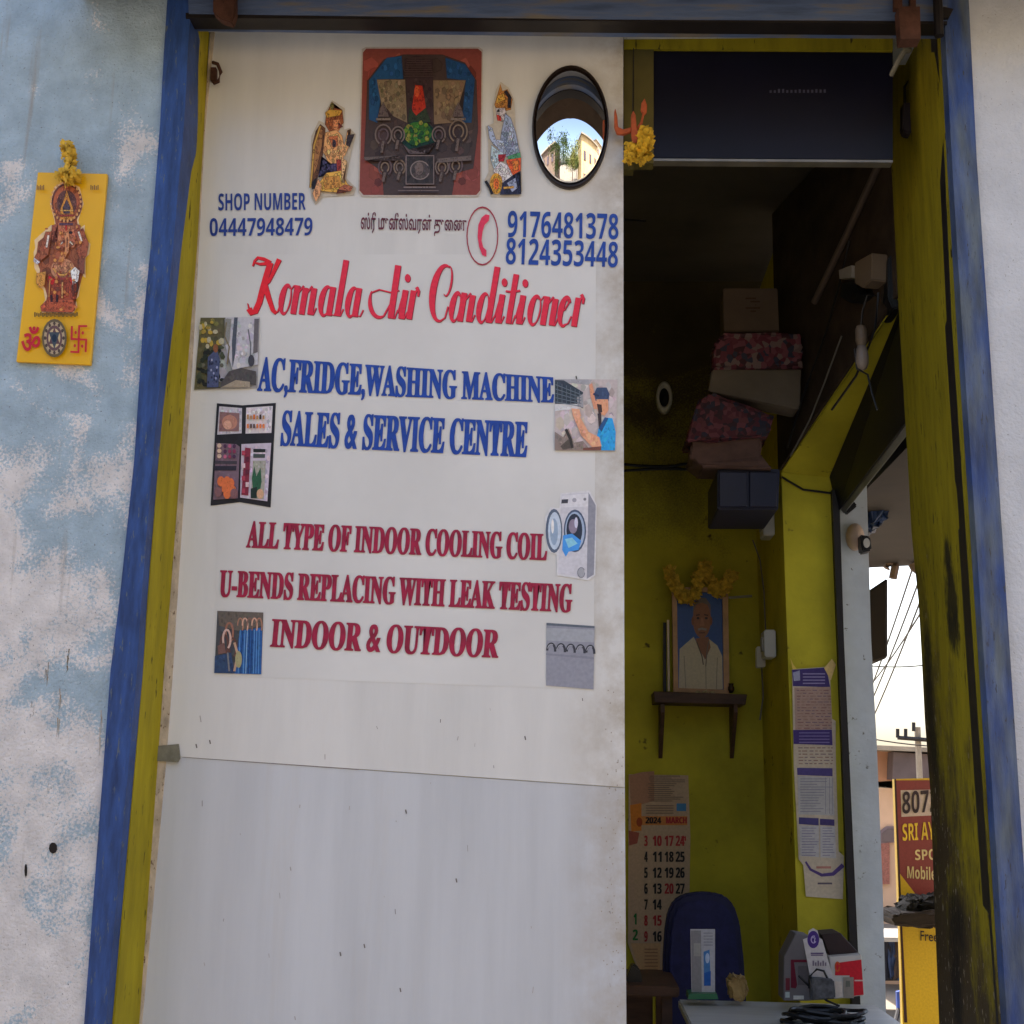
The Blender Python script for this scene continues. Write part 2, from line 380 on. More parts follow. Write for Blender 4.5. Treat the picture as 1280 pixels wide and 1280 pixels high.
# soot-stained right jamb
mj = mat('sooty mustard jamb', S(150, 136, 22, .85), .7, .3, 9, .5, 60, .25, stretch=(3, 3, .5), spots=.05, spotcol=S(50, 46, 18), spotscale=24)
t = mj.node_tree; pj = t.nodes['Principled BSDF']; src = pj.inputs['Base Color'].links[0].from_socket
tc = N(t, 'ShaderNodeTexCoord'); sep = N(t, 'ShaderNodeSeparateXYZ'); t.links.new(tc.outputs['Object'], sep.inputs[0])
n = N(t, 'ShaderNodeTexNoise'); n.inputs['Scale'].default_value = 7; n.inputs['Detail'].default_value = 8; n.inputs['Roughness'].default_value = .7
mp = N(t, 'ShaderNodeMapping'); mp.inputs['Scale'].default_value = (2, 2, .7); t.links.new(tc.outputs['Object'], mp.inputs[0]); t.links.new(mp.outputs[0], n.inputs['Vector'])
def math_(op, a, b):
    x = N(t, 'ShaderNodeMath', operation=op)
    for i, v in enumerate((a, b)):
        if hasattr(v, 'is_output'): t.links.new(v, x.inputs[i])
        else: x.inputs[i].default_value = v
    return x.outputs[0]
# grime reaches up to hand height, thickest on the inner arris
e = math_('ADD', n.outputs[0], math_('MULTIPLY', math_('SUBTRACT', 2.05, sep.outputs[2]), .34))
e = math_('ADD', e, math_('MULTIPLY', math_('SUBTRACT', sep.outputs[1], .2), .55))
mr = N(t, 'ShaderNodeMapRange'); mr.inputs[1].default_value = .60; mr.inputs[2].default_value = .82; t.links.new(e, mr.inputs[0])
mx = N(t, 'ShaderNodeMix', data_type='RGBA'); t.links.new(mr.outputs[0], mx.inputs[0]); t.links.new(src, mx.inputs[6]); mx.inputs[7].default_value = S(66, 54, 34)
n3 = N(t, 'ShaderNodeTexNoise'); n3.inputs['Scale'].default_value = 55; n3.inputs['Detail'].default_value = 3; t.links.new(mp.outputs[0], n3.inputs['Vector'])
ch = math_('MULTIPLY', math_('GREATER_THAN', n3.outputs[0], .66), mr.outputs[0])
mx2 = N(t, 'ShaderNodeMix', data_type='RGBA'); t.links.new(ch, mx2.inputs[0]); t.links.new(mx.outputs[2], mx2.inputs[6]); mx2.inputs[7].default_value = S(150, 140, 120)
cur = mx2.outputs[2]
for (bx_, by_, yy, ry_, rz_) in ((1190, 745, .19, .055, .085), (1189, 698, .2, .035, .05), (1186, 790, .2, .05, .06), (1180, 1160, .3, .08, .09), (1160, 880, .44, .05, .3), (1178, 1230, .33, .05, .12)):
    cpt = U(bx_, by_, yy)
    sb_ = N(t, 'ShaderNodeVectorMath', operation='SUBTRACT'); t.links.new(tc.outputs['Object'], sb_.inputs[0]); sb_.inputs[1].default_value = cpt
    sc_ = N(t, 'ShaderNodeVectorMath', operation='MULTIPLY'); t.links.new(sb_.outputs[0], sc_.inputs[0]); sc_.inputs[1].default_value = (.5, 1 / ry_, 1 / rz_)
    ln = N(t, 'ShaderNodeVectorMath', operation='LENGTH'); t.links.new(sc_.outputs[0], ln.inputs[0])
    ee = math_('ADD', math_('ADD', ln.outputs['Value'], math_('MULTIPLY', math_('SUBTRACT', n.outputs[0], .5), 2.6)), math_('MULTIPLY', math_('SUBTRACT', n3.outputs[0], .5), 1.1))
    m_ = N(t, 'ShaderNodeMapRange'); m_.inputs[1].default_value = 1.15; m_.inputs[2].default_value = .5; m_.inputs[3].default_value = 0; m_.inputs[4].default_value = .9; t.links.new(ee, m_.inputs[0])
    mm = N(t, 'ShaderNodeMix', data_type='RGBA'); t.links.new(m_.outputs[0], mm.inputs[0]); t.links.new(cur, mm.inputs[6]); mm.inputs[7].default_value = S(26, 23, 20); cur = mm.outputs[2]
t.links.new(cur, pj.inputs['Base Color'])
YJ0, YJ1 = .03, .5
reveal([(at_y(ry, y), y) for y in ys], [(at_y(ri, y), y) for y in ys], YJ0, YJ1, .10, 'jamb', mj)['label'] = 'soot stained mustard door jamb'

def UX(px, py, X):                       # point on the plane X = const
    d = CAMROT @ Vector(((px - 640) / F, (640 - py) / F, -1)); return EYE + d * (X / d.x)
ZC = 3.62
XL = -1.25
PIER_Y, BACK_Y = 1.35, 2.0
pL, pR = U(978, 640, PIER_Y).x, U(1046, 640, PIER_Y).x
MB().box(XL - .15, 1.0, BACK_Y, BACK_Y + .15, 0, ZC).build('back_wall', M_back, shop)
MB().box(XL - .15, XL, .16, BACK_Y, 0, ZC).build('side_wall', M_inside, shop)
MB().box(-3.2, 1.6, .16, BACK_Y + .15, ZC, ZC + .15).build('ceiling', M_ceil, shop)
MB().box(XL - .15, 1.2, .0, BACK_Y + .15, -.35, 0).build('floor', M_floor, shop)
pier_px = [(972, 300), (977, 600), (984, 800), (990, 960), (997, 1160), (1003, 1330), (1074, 1330), (1066, 1180), (1061, 1100), (1054, 960), (1040, 620), (1030, 300)]
MB().prism(pier_px, PIER_Y, BACK_Y).build('pier', M_inside, shop)
def nearer(x, y, Y0, Y1, slope):          # the same line followed towards the street
    xn = 725 + (x - 725) * (Y0 + 3) / (Y1 + 3); return U(xn, y - (xn - x) * slope, Y1)
a, c = U(977, 590, PIER_Y - .002), U(1042, 597, PIER_Y - .002); an, cn = U(1126, 370, .502), U(1151, 338, .502)
BEAM = a.copy()
tz = lambda p: Vector((p.x, p.y, ZC - .001))
MB().loft([a, c, tz(c), tz(a)], [an, cn, tz(cn), tz(an)]).build('lintel_beam', M_inside, shop)
nb_ = (an - a).cross(Vector((0, 0, 1))).normalized(); nb_ = nb_ if nb_.x < 0 else -nb_
def BP(px, py, off=0.0):                 # point on the room side of the beam, off metres out from it
    d = CAMROT @ Vector(((px - 640) / F, (640 - py) / F, -1)); o = BEAM + nb_ * (.012 + off); return EYE + d * ((o - EYE).dot(nb_) / d.dot(nb_))
lf = Vector((-.012, 0, .004))
MB().loft([a + lf, a + Vector((-.001, 0, .004)), tz(a) + Vector((-.001, 0, -.01)), tz(a) + Vector((-.012, 0, -.01))], [an + lf, an + Vector((-.001, 0, .004)), tz(an) + Vector((-.001, 0, -.01)), tz(an) + Vector((-.012, 0, -.01))]).build('beam_board', mat('dark brown board', S(64, 52, 42), .8, .5, 9, .5, 40, .2), shop)  # thin dark brown sheet laid over the room side of the beam
# upper front, added sun-blocking mass and canopy
zt = U(700, 18, .05).z
MB().box(-3.2, 3.2, .055, .34, zt + .02, 3.69).build('upper_wall', M_wall2, shop)
MB().box(-3.2, 1.6, .06, 5.0, 3.70, 7.5).build('sun_block_mass', M_wall2, shop)  # unseen mass added above the shop to block the sun
MB().hexa([(-1.3, -.27, 3.53), (1.36, -.27, 3.53), (1.36, .05, 3.605), (-1.3, .05, 3.605), (-1.3, -.27, 3.56), (1.36, -.27, 3.56), (1.36, .05, 3.69), (-1.3, .05, 3.69)]).build('shutter_hood', M_canopy, shop)
MB().box(1.605, 3.2, .06, .6, 3.70, 7.5).build('upper_wall', M_wall2, shop)
# pale outer column on the side street and the dark guide between
MB().prism([(1040, 612), (1049, 612), (1055, 800), (1079, 1330), (1068, 1330)], PIER_Y - .03, PIER_Y + .05).build('side_guide', M_dark, shop)
MB().prism([(1040, 560), (1082, 560), (1085, 660), (1089, 800), (1096, 930), (1103, 1100), (1108, 1280), (1112, 1400), (1078, 1400), (1068, 1180)], 1.45, 1.75).build('column', mat('pale blue grey plaster', S(206, 214, 222, .95), .85, .2, 5, .4, 50, .2, spots=.02, spotcol=S(120, 122, 120), spotscale=30), shop)

# ------------------------------------------------------------------ rolling shutter (rolled up over the doorway)
sh = thing('rolling_shutter', 'rolled up shutter with its blue grey bottom rail and rusty hasps over the doorway', 'shutter', tuple(U(700, 20, 0)))
MB().prism([(230, -120), (1184, -120), (1184, 26), (760, 24), (236, 17)], -.02, .06).build('bottom_rail', M_rail, sh)
MB().prism([(232, 16), (1184, 25), (1184, 30), (232, 22)], -.0185, .034).build('rail_shade_strip', M_dark, sh)  # dark strip standing in for the shade under the rail
MB().prism([(x - 3, y) for x, y in blueR_in] + [(x + 3, y) for x, y in yelL[::-1]], .045, .1).build('guide', M_dark, sh)
MB().prism([(x - 3, y) for x, y in ry] + [(x + 3, y) for x, y in rk[::-1]], .045, .1).build('guide', M_dark, sh)
MB().prism([(266, -30), (294, -30), (294, 16), (290, 28), (276, 24), (266, 15)], -.05, -.022).bevel(.003).build('hasp', M_rust, sh)
hb = MB().prism([(1118, -40), (1128, -40), (1128, 10), (1118, 10)], -.04, -.022).prism([(1138, -40), (1145, -40), (1145, 10), (1138, 10)], -.04, -.022).prism([(1123, 8), (1150, 8), (1151, 48), (1126, 49)], -.06, -.021)
hb.build('hasp', M_rust, sh)
MB().tube([U(1171, -30, -.04), U(1174, 45, -.04)], .012).prism([(1178, 8), (1192, 11), (1186, 22), (1180, 22)], -.03, -.014).build('lock_bolt', M_dark, sh)

# ------------------------------------------------------------------ white door leaf with the printed sign
YD = .15
door = thing('shop_door', 'white laminate door leaf printed with the air conditioner service sign', 'door', tuple(U(480, 1700, YD)))
MB().prism([(268, 34), (779, 34), (779.5, 500), (781, 984), (226, 946), (208, 944), (214, 848), (237, 480), (247, 312), (256, 156)], YD, YD + .03).build('upper_sheet', M_panel, door)
MB().prism([(206, 944), (228, 946.5), (781, 984.5), (783, 1280), (786, 1800), (134, 1800), (175, 1280)], YD + .0008, YD + .0298).build('lower_sheet', M_panel2, door)
MB().prism([(263, 34), (269, 34), (256, 160), (248, 312), (241, 440), (215, 850), (208, 944), (177, 1280), (136, 1800), (132, 1800), (174, 1280), (205, 840), (239, 400), (246, 312), (255, 156)], YD - .004, YD + .02).build('edge_strip', M_edge, door)
YB = YD - .0015
MB().prism([(275, 318), (745, 318), (744, 560), (742, 862), (268, 845), (272, 560)], YB + .0009, YD - .0001).build('sign_sheet', M_banner, door)
YT = YB - .0008

def both(name, body, q, m, bold=.0, halo=None, **kw):
    return lettering(name, body, q, YT - .0002, m, door, bold, **kw)
both('lettering', SANS('SHOP NUMBER'), [(273, 243), (382, 242), (382, 262), (273, 263)], M_navytext, .0)
both('lettering', SANS('04447948479'), [(262, 274), (391, 273), (390, 294), (262, 295)], M_navytext, .0)
both('lettering', 'ஸ்ரீ முனீஸ்வரன் துைண', [(451, 269), (583, 273), (583, 288), (451, 286)], M_tamil, .016)
both('lettering', SANS('9176481378'), [(635, 265), (773, 269), (773, 299), (634, 296)], M_bluetext, .0)
both('lettering', SANS('8124353448'), [(633, 299), (773, 304), (772, 334), (632, 330)], M_bluetext, .0)
# the shop name in brush script, stroke by stroke: thick downstrokes, hair-thin joins
def script_name():
    base = lambda x: 390 + (x - 312) * .0445          # baseline and x-height, photo pixels
    out = []; XH = 36.0
    P2 = lambda x, y: (x, base(x) - y * XH)            # y in x-heights above the baseline
    def st(pts, wd, wd2=None): out.append(stroke([P2(x, y) for x, y in pts], wd, wd2))
    def stem(x, y0, y1, wd=7.2, sl=6.0): st([(x + sl * y0 + .2, y0), (x + sl * (y0 * .8 + y1 * .2), y0 * .8 + y1 * .2), (x + sl * y1, y1)], wd); 
    def hair(pts, wd=1.5): st(pts, wd)
    def curve(cx, cy, rx, ry, a0, a1, w0, w1, n=16, sl=6.0):
        pts = arc(0, 0, rx, ry, a0, a1, n); left, right = [], []
        for i, (x, y) in enumerate(pts):
            u = i / n; wv = w0 + (w1 - w0) * math.sin(math.pi * u)
            k = math.hypot(x / rx, y / ry) or 1; nx, ny = x / rx / k, y / ry / k
            left.append(P2(cx + x + nx * wv / 2 + sl * (cy + y), cy + y + ny * wv / 2 / XH)); right.append(P2(cx + x - nx * wv / 2 + sl * (cy + y), cy + y - ny * wv / 2 / XH))
        out.append(left + right[::-1])
    def bowl(x, wd=15):
        curve(x + wd / 2, .5, wd / 2 - 2, .5, 60, 300, 1.6, 7.2); curve(x + wd / 2, .5, wd / 2 - 2, .5, -60, 60, 1.4, 1.8)
    def o(x, wd=15): bowl(x, wd); hair([(x + wd * .8, .95), (x + wd + 2, .86), (x + wd + 6, 1.0)])
    def a(x, wd=13): bowl(x, wd); stem(x + wd - 2, .0, 1.0); hair([(x + wd + 1, .05), (x + wd + 5, .02), (x + wd + 9, .25)])
    def i(x): stem(x, 0, 1.0); hair([(x - 4, .2), (x + 1, .7), (x + 5, .95)]); out.append([P2(x + 8.5 + q[0], 1.42 + q[1] / XH) for q in ell(0, 0, 3.6, 5.2, 12)]); hair([(x + 1, .05), (x + 4, .0), (x + 8, .25)])
    def n(x, k=2, gap=10.5):
        for q in range(k):
            stem(x + q * gap, 0, 1.0 if q == 0 else .93)
            if q: hair([(x + (q - 1) * gap + 2, .25), (x + (q - 1) * gap + 7, .75), (x + q * gap + 3, 1.0)], 2.0)
        hair([(x + (k - 1) * gap, .05), (x + (k - 1) * gap + 4, .0), (x + (k - 1) * gap + 8, .25)])
    def tall(x, h): stem(x, 0, h, 7.0); hair([(x + 1, .05), (x + 4, .0), (x + 8, .25)])
    # K
    st([(311, .12), (314, -.02), (319, .03), (324, .35), (328, .8), (333, 1.3), (338, 1.75)], 7.4); st([(311, .13), (309.5, .3)], 2.2, 1)
    st([(338, 1.74), (330, 1.86), (322, 1.9), (318, 1.78), (316, 1.6)], 5.2, 2); st([(335, 1.72), (325, 1.68), (319, 1.72)], 4.4, 2)
    st([(349, 1.88), (343, 1.5), (336, 1.08), (330, .92)], 6.2, 2.0); st([(331, .95), (336, .5), (341, .1), (345, .0)], 7.4, 4.5); hair([(344, .0), (347, .06), (350, .3)])
    o(347, 15); n(366, 3, 10.6); a(396.5, 16); tall(421, 1.95); a(430, 15)
    # A
    curve(474, .62, 13, .60, 150, 300, 1.2, 5.6, sl=2); hair([(480, .1), (488, .5), (494, 1.2), (497, 1.85)], 1.9); stem(488, 0, 1.85, 7.6, 5.2); hair([(463, .85), (474, .98), (488, .9), (499, .98)], 1.6); hair([(489, .05), (493, .0), (497, .3)])
    i(501)
    def r(x): stem(x, 0, 1.0); hair([(x + 2, .4), (x + 7, .85), (x + 11, 1.08)], 2.2); st([(x + 9.5, 1.12), (x + 12.5, .98), (x + 11.5, .8)], 4.2, 2.5)
    r(511)
    # C
    curve(549, .95, 12.5, .97, 70, 285, 1.8, 8.2, 22, 4.5); hair([(551, 0), (556, .1), (560, .5)], 1.7); curve(553, 1.38, 5.2, .52, -120, 110, 1.2, 2.4, 14, 4.5)
    o(560, 14); n(574.5, 2, 11); bowl(594, 15); tall(610, 1.95); i(622); stem(635, 0, 1.72, 6.8); hair([(632, 1.12), (640, 1.1), (650, 1.16)], 2.4); hair([(636, .05), (640, 0), (644, .3)]); i(648); o(658, 16); n(678, 2, 11)
    curve(703.5, .5, 6.0, .5, 40, 300, 1.8, 7.0); hair([(699, .45), (706, .58), (711, .82), (708, .98)], 1.8); hair([(705, .02), (710, .1), (714, .35)]); r(717)
    return out
NAME = script_name()
art('lettering', [([(x + .7, y + .8) for x, y in p], S(120, 24, 46, 1.2)) for p in NAME], YT + .0005, door, step=.000008)
rnd = random.Random(1)
art('lettering', [(p, S(*((214, 26, 40) if sum(x for x, y in p) / len(p) < 352 else (200, 38, 62)), 1.4)) for p in NAME], YT, door, step=.00001)
both('lettering', SERIF('AC,FRIDGE,WASHING MACHINE'), [(325, 447), (692, 472), (692, 503), (322, 488)], M_bluetext, .010, space=1.0, fat=.75)
both('lettering', SERIF('SALES & SERVICE CENTRE'), [(354, 514), (660, 528), (658, 571), (351, 556)], M_bluetext, .010, space=1.0, fat=.75)
both('lettering', SERIF('ALL TYPE OF INDOOR COOLING COIL'), [(311, 652), (684, 668), (683, 700), (308, 684)], M_maroon, .010, space=1.0, fat=.75)
both('lettering', SERIF('U-BENDS REPLACING WITH LEAK TESTING'), [(276, 713), (716, 731), (714, 765), (274, 745)], M_maroon, .010, space=1.0, fat=.75)
both('lettering', SERIF('INDOOR & OUTDOOR'), [(341, 774), (625, 788), (622, 822), (338, 808)], M_maroon, .010, space=1.0, fat=.75)
# telephone emblem
it = []
for k in range(24):
    a0, a1 = 360 / 24 * k, 360 / 24 * (k + 1)
    o = ell(603, 295, 20, 37, 1, a0, a1); i_ = ell(603, 295, 18.6, 35, 1, a0, a1); it.append((o + i_[::-1], S(150, 40, 60, 1.3)))
it.append(([(607, 268), (612, 269), (611, 276), (606, 281), (603, 290), (602, 301), (604, 309), (608, 313), (608, 321), (603, 319), (599, 309), (597, 296), (598, 281), (602, 272)], S(200, 50, 80, 1.4)))
art('phone_emblem', it, YT - .0004, door, step=.00002)

K = 1.5
# --- shrine picture
z2 = crop(370, 40, 4.923); s = lambda r_, g_, b_: S(r_, g_, b_, 1.6)
A = [(z2([(405, 105), (430, 92), (1125, 92), (1150, 110), (1142, 980), (1120, 1015), (405, 1015), (382, 985)]), S(205, 195, 185, .9)),
     (z2([(412, 125), (432, 102), (1120, 102), (1143, 122), (1134, 975), (1110, 1003), (415, 1003), (390, 975)]), s(112, 56, 48)),
     (z2([(430, 560), (440, 300), (540, 170), (660, 140), (900, 140), (1040, 190), (1110, 300), (1120, 600), (1090, 840), (980, 870), (960, 1003), (540, 1003), (530, 860), (420, 780)]), s(58, 46, 44)),
     (z2([(450, 540), (450, 300), (560, 160), (650, 150), (660, 290), (500, 292), (520, 420), (500, 560)]), s(30, 66, 104)),
     (z2([(920, 160), (1040, 200), (1100, 290), (1080, 560), (1020, 560), (1045, 300), (930, 285)]), s(28, 60, 98)),
     (z2([(498, 295), (672, 295), (684, 560), (600, 520), (560, 470), (530, 470)]), s(112, 98, 78)),
     (z2([(845, 300), (1045, 300), (1005, 440), (960, 560), (850, 570)]), s(108, 90, 70)),
     (z2([(670, 170), (740, 150), (840, 170), (848, 560), (690, 560)]), s(52, 38, 40)),
     (z2([(735, 330), (778, 335), (800, 470), (775, 580), (740, 580), (715, 470)]), s(150, 42, 26)),
     (z2(ell(745, 370, 16, 34)), s(170, 70, 40)),
     (z2([(700, 470), (740, 520), (800, 470), (830, 560), (690, 560)]), s(40, 50, 34)),
     (z2(ell(755, 650, 108, 100)), s(14, 48, 40)), (z2(ell(750, 625, 88, 66)), s(44, 92, 30))]
rnd = random.Random(3)
for k in range(46):
    a = rnd.uniform(0, 360); q = rnd.uniform(.1, .9); x, y = 750 + 92 * q * math.cos(R(a)), 635 + 80 * q * math.sin(R(a))
    A.append((z2(ell(x, y, 13, 15, 6, rnd.uniform(0, 60), 420)), rnd.choice([s(60, 120, 36), s(90, 120, 30), s(24, 70, 36), s(120, 120, 50)])))
for x, y, sc in ((540, 640, 1), (630, 640, .8), (880, 640, .8), (1000, 620, 1.1), (550, 840, .8), (640, 840, .7), (900, 840, .8), (985, 830, .8)):
    for rr in (62, 36):
        A.append((z2(stroke(arc(x, y, rr * sc * .8, rr * sc, 120, 420), 9)), s(*rnd.choice([(96, 84, 80), (80, 66, 70), (104, 88, 74)]))))
    A.append((z2(stroke([(x, y + 40 * sc), (x - 12, y + 110 * sc)], 16)), s(92, 80, 76)))
for x in (540, 1000):
    A.append((z2([(x - 34, 530), (x - 20, 480), (x, 440), (x + 20, 480), (x + 34, 530)]), s(84, 72, 70)))
    A.append((z2(stroke([(x - 44, 545), (x + 44, 545)], 14)), s(104, 92, 84)))
for k in range(9):
    y = 170 + k * 14; A.append((z2(stroke([(690 - k * 3, y), (825 + k * 3, y)], 3)), s(84, 68, 64)))
A += [(z2(rect(680, 770, 850, 945)), s(46, 40, 40)), (z2(stroke([(680, 770), (850, 770), (850, 945), (680, 945), (680, 770)], 7)), s(108, 96, 96)),
      (z2(ell(765, 860, 62, 60)), s(66, 58, 58)), (z2(stroke(arc(765, 860, 58, 56, 20, 330), 7)), s(112, 100, 98)), (z2(ell(760, 850, 26, 38)), s(96, 84, 82)),
      (z2(stroke([(665, 965), (862, 965)], 9)), s(110, 98, 96)), (z2(stroke([(630, 985), (880, 985)], 7)), s(92, 80, 80)),
      (z2([(420, 780), (640, 770), (650, 800), (430, 800)]), s(88, 78, 76)), (z2([(870, 790), (1080, 770), (1080, 800), (880, 815)]), s(88, 78, 76)),
      (z2([(660, 700), (700, 760), (810, 760), (860, 690), (820, 730), (700, 735)]), s(80, 70, 72))]
art('shrine_picture', outlined(dabs(A, 2.2, 1, 1, .06, .5), .45, (.6, .55, .55), 2), YT, door, step=.000003)

# --- kneeling winged figure
g2 = lambda r_, g_, b_: S(r_, g_, b_, 1.25)
z = z2
A = [(z([(80, 900), (95, 640), (140, 545), (175, 560), (180, 490), (222, 420), (300, 470), (295, 600), (330, 590), (370, 630), (340, 740), (310, 900), (370, 960), (355, 1005), (170, 1015), (120, 1065), (95, 1020)]), S(226, 216, 200, .75)),
     (z([(150, 568), (180, 592), (178, 700), (150, 820), (120, 960), (100, 965), (92, 860), (102, 690), (122, 610)]), g2(104, 66, 38)),
     (z([(140, 590), (165, 605), (160, 700), (130, 830), (108, 880), (112, 700)]), g2(160, 112, 66)),
     (z(stroke([(150, 580), (112, 700), (98, 870), (88, 960)], 12)), g2(190, 150, 70)),
     (z([(188, 505), (222, 432), (240, 470), (285, 482), (292, 560), (250, 610), (205, 612), (180, 570)]), g2(150, 84, 44)),
     (z([(180, 500), (205, 480), (285, 486), (270, 515), (190, 530)]), g2(196, 150, 60)), (z(ell(222, 460, 12, 22)), g2(120, 110, 60)),
     (z([(228, 545), (268, 540), (282, 580), (262, 612), (232, 600)]), g2(214, 140, 90)), (z([(262, 560), (290, 585), (262, 598)]), g2(110, 50, 40)),
     (z([(180, 622), (250, 605), (284, 640), (300, 720), (288, 810), (205, 815), (168, 740)]), g2(224, 166, 108)),
     (z([(200, 650), (260, 640), (276, 690), (232, 720)]), g2(190, 110, 66)), (z(ell(236, 690, 12, 24)), g2(60, 50, 60)),
     (z([(258, 640), (300, 700), (318, 610), (338, 600), (330, 700), (300, 770), (262, 720)]), g2(226, 170, 116)),
     (z([(318, 640), (362, 632), (330, 712), (310, 700)]), g2(60, 48, 52)),
     (z([(160, 770), (215, 815), (288, 812), (282, 862), (200, 872), (140, 900)]), g2(66, 58, 96)),
     (z([(250, 790), (292, 790), (290, 860), (256, 862)]), g2(160, 60, 50)),
     (z([(190, 872), (280, 858), (318, 940), (352, 962), (300, 996), (160, 985), (140, 940)]), g2(226, 172, 76)),
     (z([(170, 900), (270, 890), (286, 960), (180, 975)]), g2(204, 146, 66)), (z([(282, 780), (316, 800), (300, 940), (284, 930)]), g2(230, 180, 130)),
     (z([(140, 910), (105, 1000), (125, 1052), (150, 1010), (160, 950)]), g2(216, 160, 112)), (z([(300, 945), (352, 958), (340, 985), (250, 1002), (260, 975)]), g2(176, 104, 72)),
     (z([(104, 930), (130, 900), (120, 970), (102, 975)]), g2(30, 26, 30))]
art('winged_figure_print', outlined(dabs(A, 2.0, 1, 1, .07, .45), .55, (.28, .24, .26)), YT, door, step=.000006)

# --- kneeling praying figure
z = crop(560, 40, 4.741)
A = [(z([(215, 880), (240, 830), (238, 660), (225, 560), (270, 540), (265, 440), (285, 340), (312, 295), (360, 330), (392, 400), (400, 560), (436, 740), (440, 940), (420, 978), (255, 978)]), S(226, 216, 200, .75)),
     (z([(276, 430), (300, 350), (310, 308), (322, 350), (352, 340), (382, 400), (372, 460), (330, 470), (290, 470)]), g2(176, 120, 58)),
     (z(stroke([(340, 350), (366, 390), (362, 450)], 18)), g2(40, 36, 48)), (z([(290, 380), (330, 366), (340, 400), (286, 425)]), g2(206, 160, 72)),
     (z([(284, 452), (336, 452), (352, 500), (322, 535), (292, 520)]), g2(196, 190, 196)), (z([(288, 490), (312, 500), (318, 528), (294, 526)]), g2(190, 60, 50)), (z(ell(298, 468, 7, 9)), g2(30, 24, 30)),
     (z([(340, 486), (372, 510), (402, 600), (424, 716), (350, 742), (300, 720), (316, 600)]), g2(150, 164, 196)),
     (z([(236, 556), (262, 572), (284, 640), (300, 668), (276, 676), (246, 632)]), g2(164, 180, 214)),
     (z([(290, 640), (350, 650), (372, 560), (392, 600), (372, 690), (300, 696), (276, 668)]), g2(176, 192, 222)),
     (z([(258, 672), (290, 700), (330, 720), (300, 780), (276, 822), (254, 760)]), g2(180, 204, 234)),
     (z([(298, 730), (344, 728), (330, 770), (300, 770)]), g2(170, 40, 50)), (z([(352, 740), (428, 716), (432, 750), (360, 762)]), g2(80, 150, 110)),
     (z([(346, 762), (432, 748), (430, 824), (384, 852), (356, 820)]), g2(226, 92, 40)), (z([(380, 770), (420, 765), (414, 820), (390, 824)]), g2(240, 130, 50)),
     (z([(268, 826), (310, 772), (352, 790), (384, 852), (330, 900), (290, 860)]), g2(216, 214, 224)),
     (z(ell(286, 902, 38, 62)), g2(206, 150, 48)), (z(ell(286, 905, 16, 34)), g2(232, 110, 40)), (z(stroke([(224, 888), (250, 930), (262, 966)], 14)), g2(30, 26, 34)),
     (z([(324, 900), (384, 856), (430, 830), (434, 966), (310, 968)]), g2(44, 44, 72)), (z([(350, 900), (400, 870), (412, 930), (380, 955)]), g2(150, 160, 190)),
     (z(stroke([(330, 930), (390, 925)], 12)), g2(210, 160, 70))]
for k in range(4): A.append((z(stroke(arc(360, 600 + k * 14, 34, 60, 60, 150), 4)), g2(110, 124, 160)))
art('praying_figure_print', outlined(dabs(A, 2.0, 1, 1, .07, .45), .55, (.28, .24, .26)), YT, door, step=.000006)

p1 = lambda r_, g_, b_: S(r_, g_, b_, 1.35)
# --- photo: house with garden
z = crop(230, 290, 4.571); rnd = random.Random(5)
A = [(z([(95, 490), (432, 488), (420, 892), (58, 902)]), p1(150, 150, 156)), (z([(95, 490), (240, 490), (230, 600), (180, 780), (210, 892), (58, 902)]), p1(88, 84, 56))]
for k in range(70):
    x, y = rnd.uniform(85, 225), rnd.uniform(500, 880); 
    if x < 75 + (y - 490) * -.03 + 20: x += 25
    c = rnd.choice([(150, 130, 60), (176, 150, 60), (110, 110, 60), (170, 165, 140)]) if y < 660 else rnd.choice([(40, 46, 34), (64, 70, 50), (30, 32, 28), (90, 90, 76)])
    A.append((z(ell(x, y, rnd.uniform(8, 18), rnd.uniform(8, 20), 7, rnd.uniform(0, 50), 420)), p1(*c)))
A += [(z([(240, 492), (430, 490), (424, 760), (280, 790), (235, 640)]), p1(178, 178, 186)), (z([(290, 492), (310, 492), (296, 700), (280, 780), (276, 640)]), p1(72, 78, 92)),
      (z([(235, 500), (275, 500), (262, 640), (238, 650)]), p1(130, 130, 128)), (z(stroke([(245, 520), (235, 600), (262, 660), (250, 760)], 8)), p1(110, 100, 76)), (z(stroke([(370, 560), (384, 650), (380, 770)], 7)), p1(96, 100, 108)),
      (z([(405, 500), (430, 500), (424, 690), (398, 700)]), p1(96, 92, 96)), (z([(260, 800), (330, 780), (415, 800), (415, 880), (280, 860), (215, 892), (212, 870)]), p1(74, 70, 70)),
      (z([(215, 892), (300, 850), (380, 860), (380, 892)]), p1(150, 138, 120)), (z([(140, 720), (190, 670), (208, 730), (200, 892), (135, 892)]), p1(70, 78, 112)), (z(ell(185, 670, 14, 24)), p1(130, 80, 50)), (z(ell(388, 740, 18, 34)), p1(60, 60, 70))]
for k in range(20): A.append((z(ell(rnd.uniform(142, 196), rnd.uniform(720, 880), 5, 8, 6)), p1(*rnd.choice([(150, 156, 190), (40, 44, 70)]))))
art('house_photo_print', dabs(A, 2.2, 1, 0, .06, .3), YT, door, step=.000006)

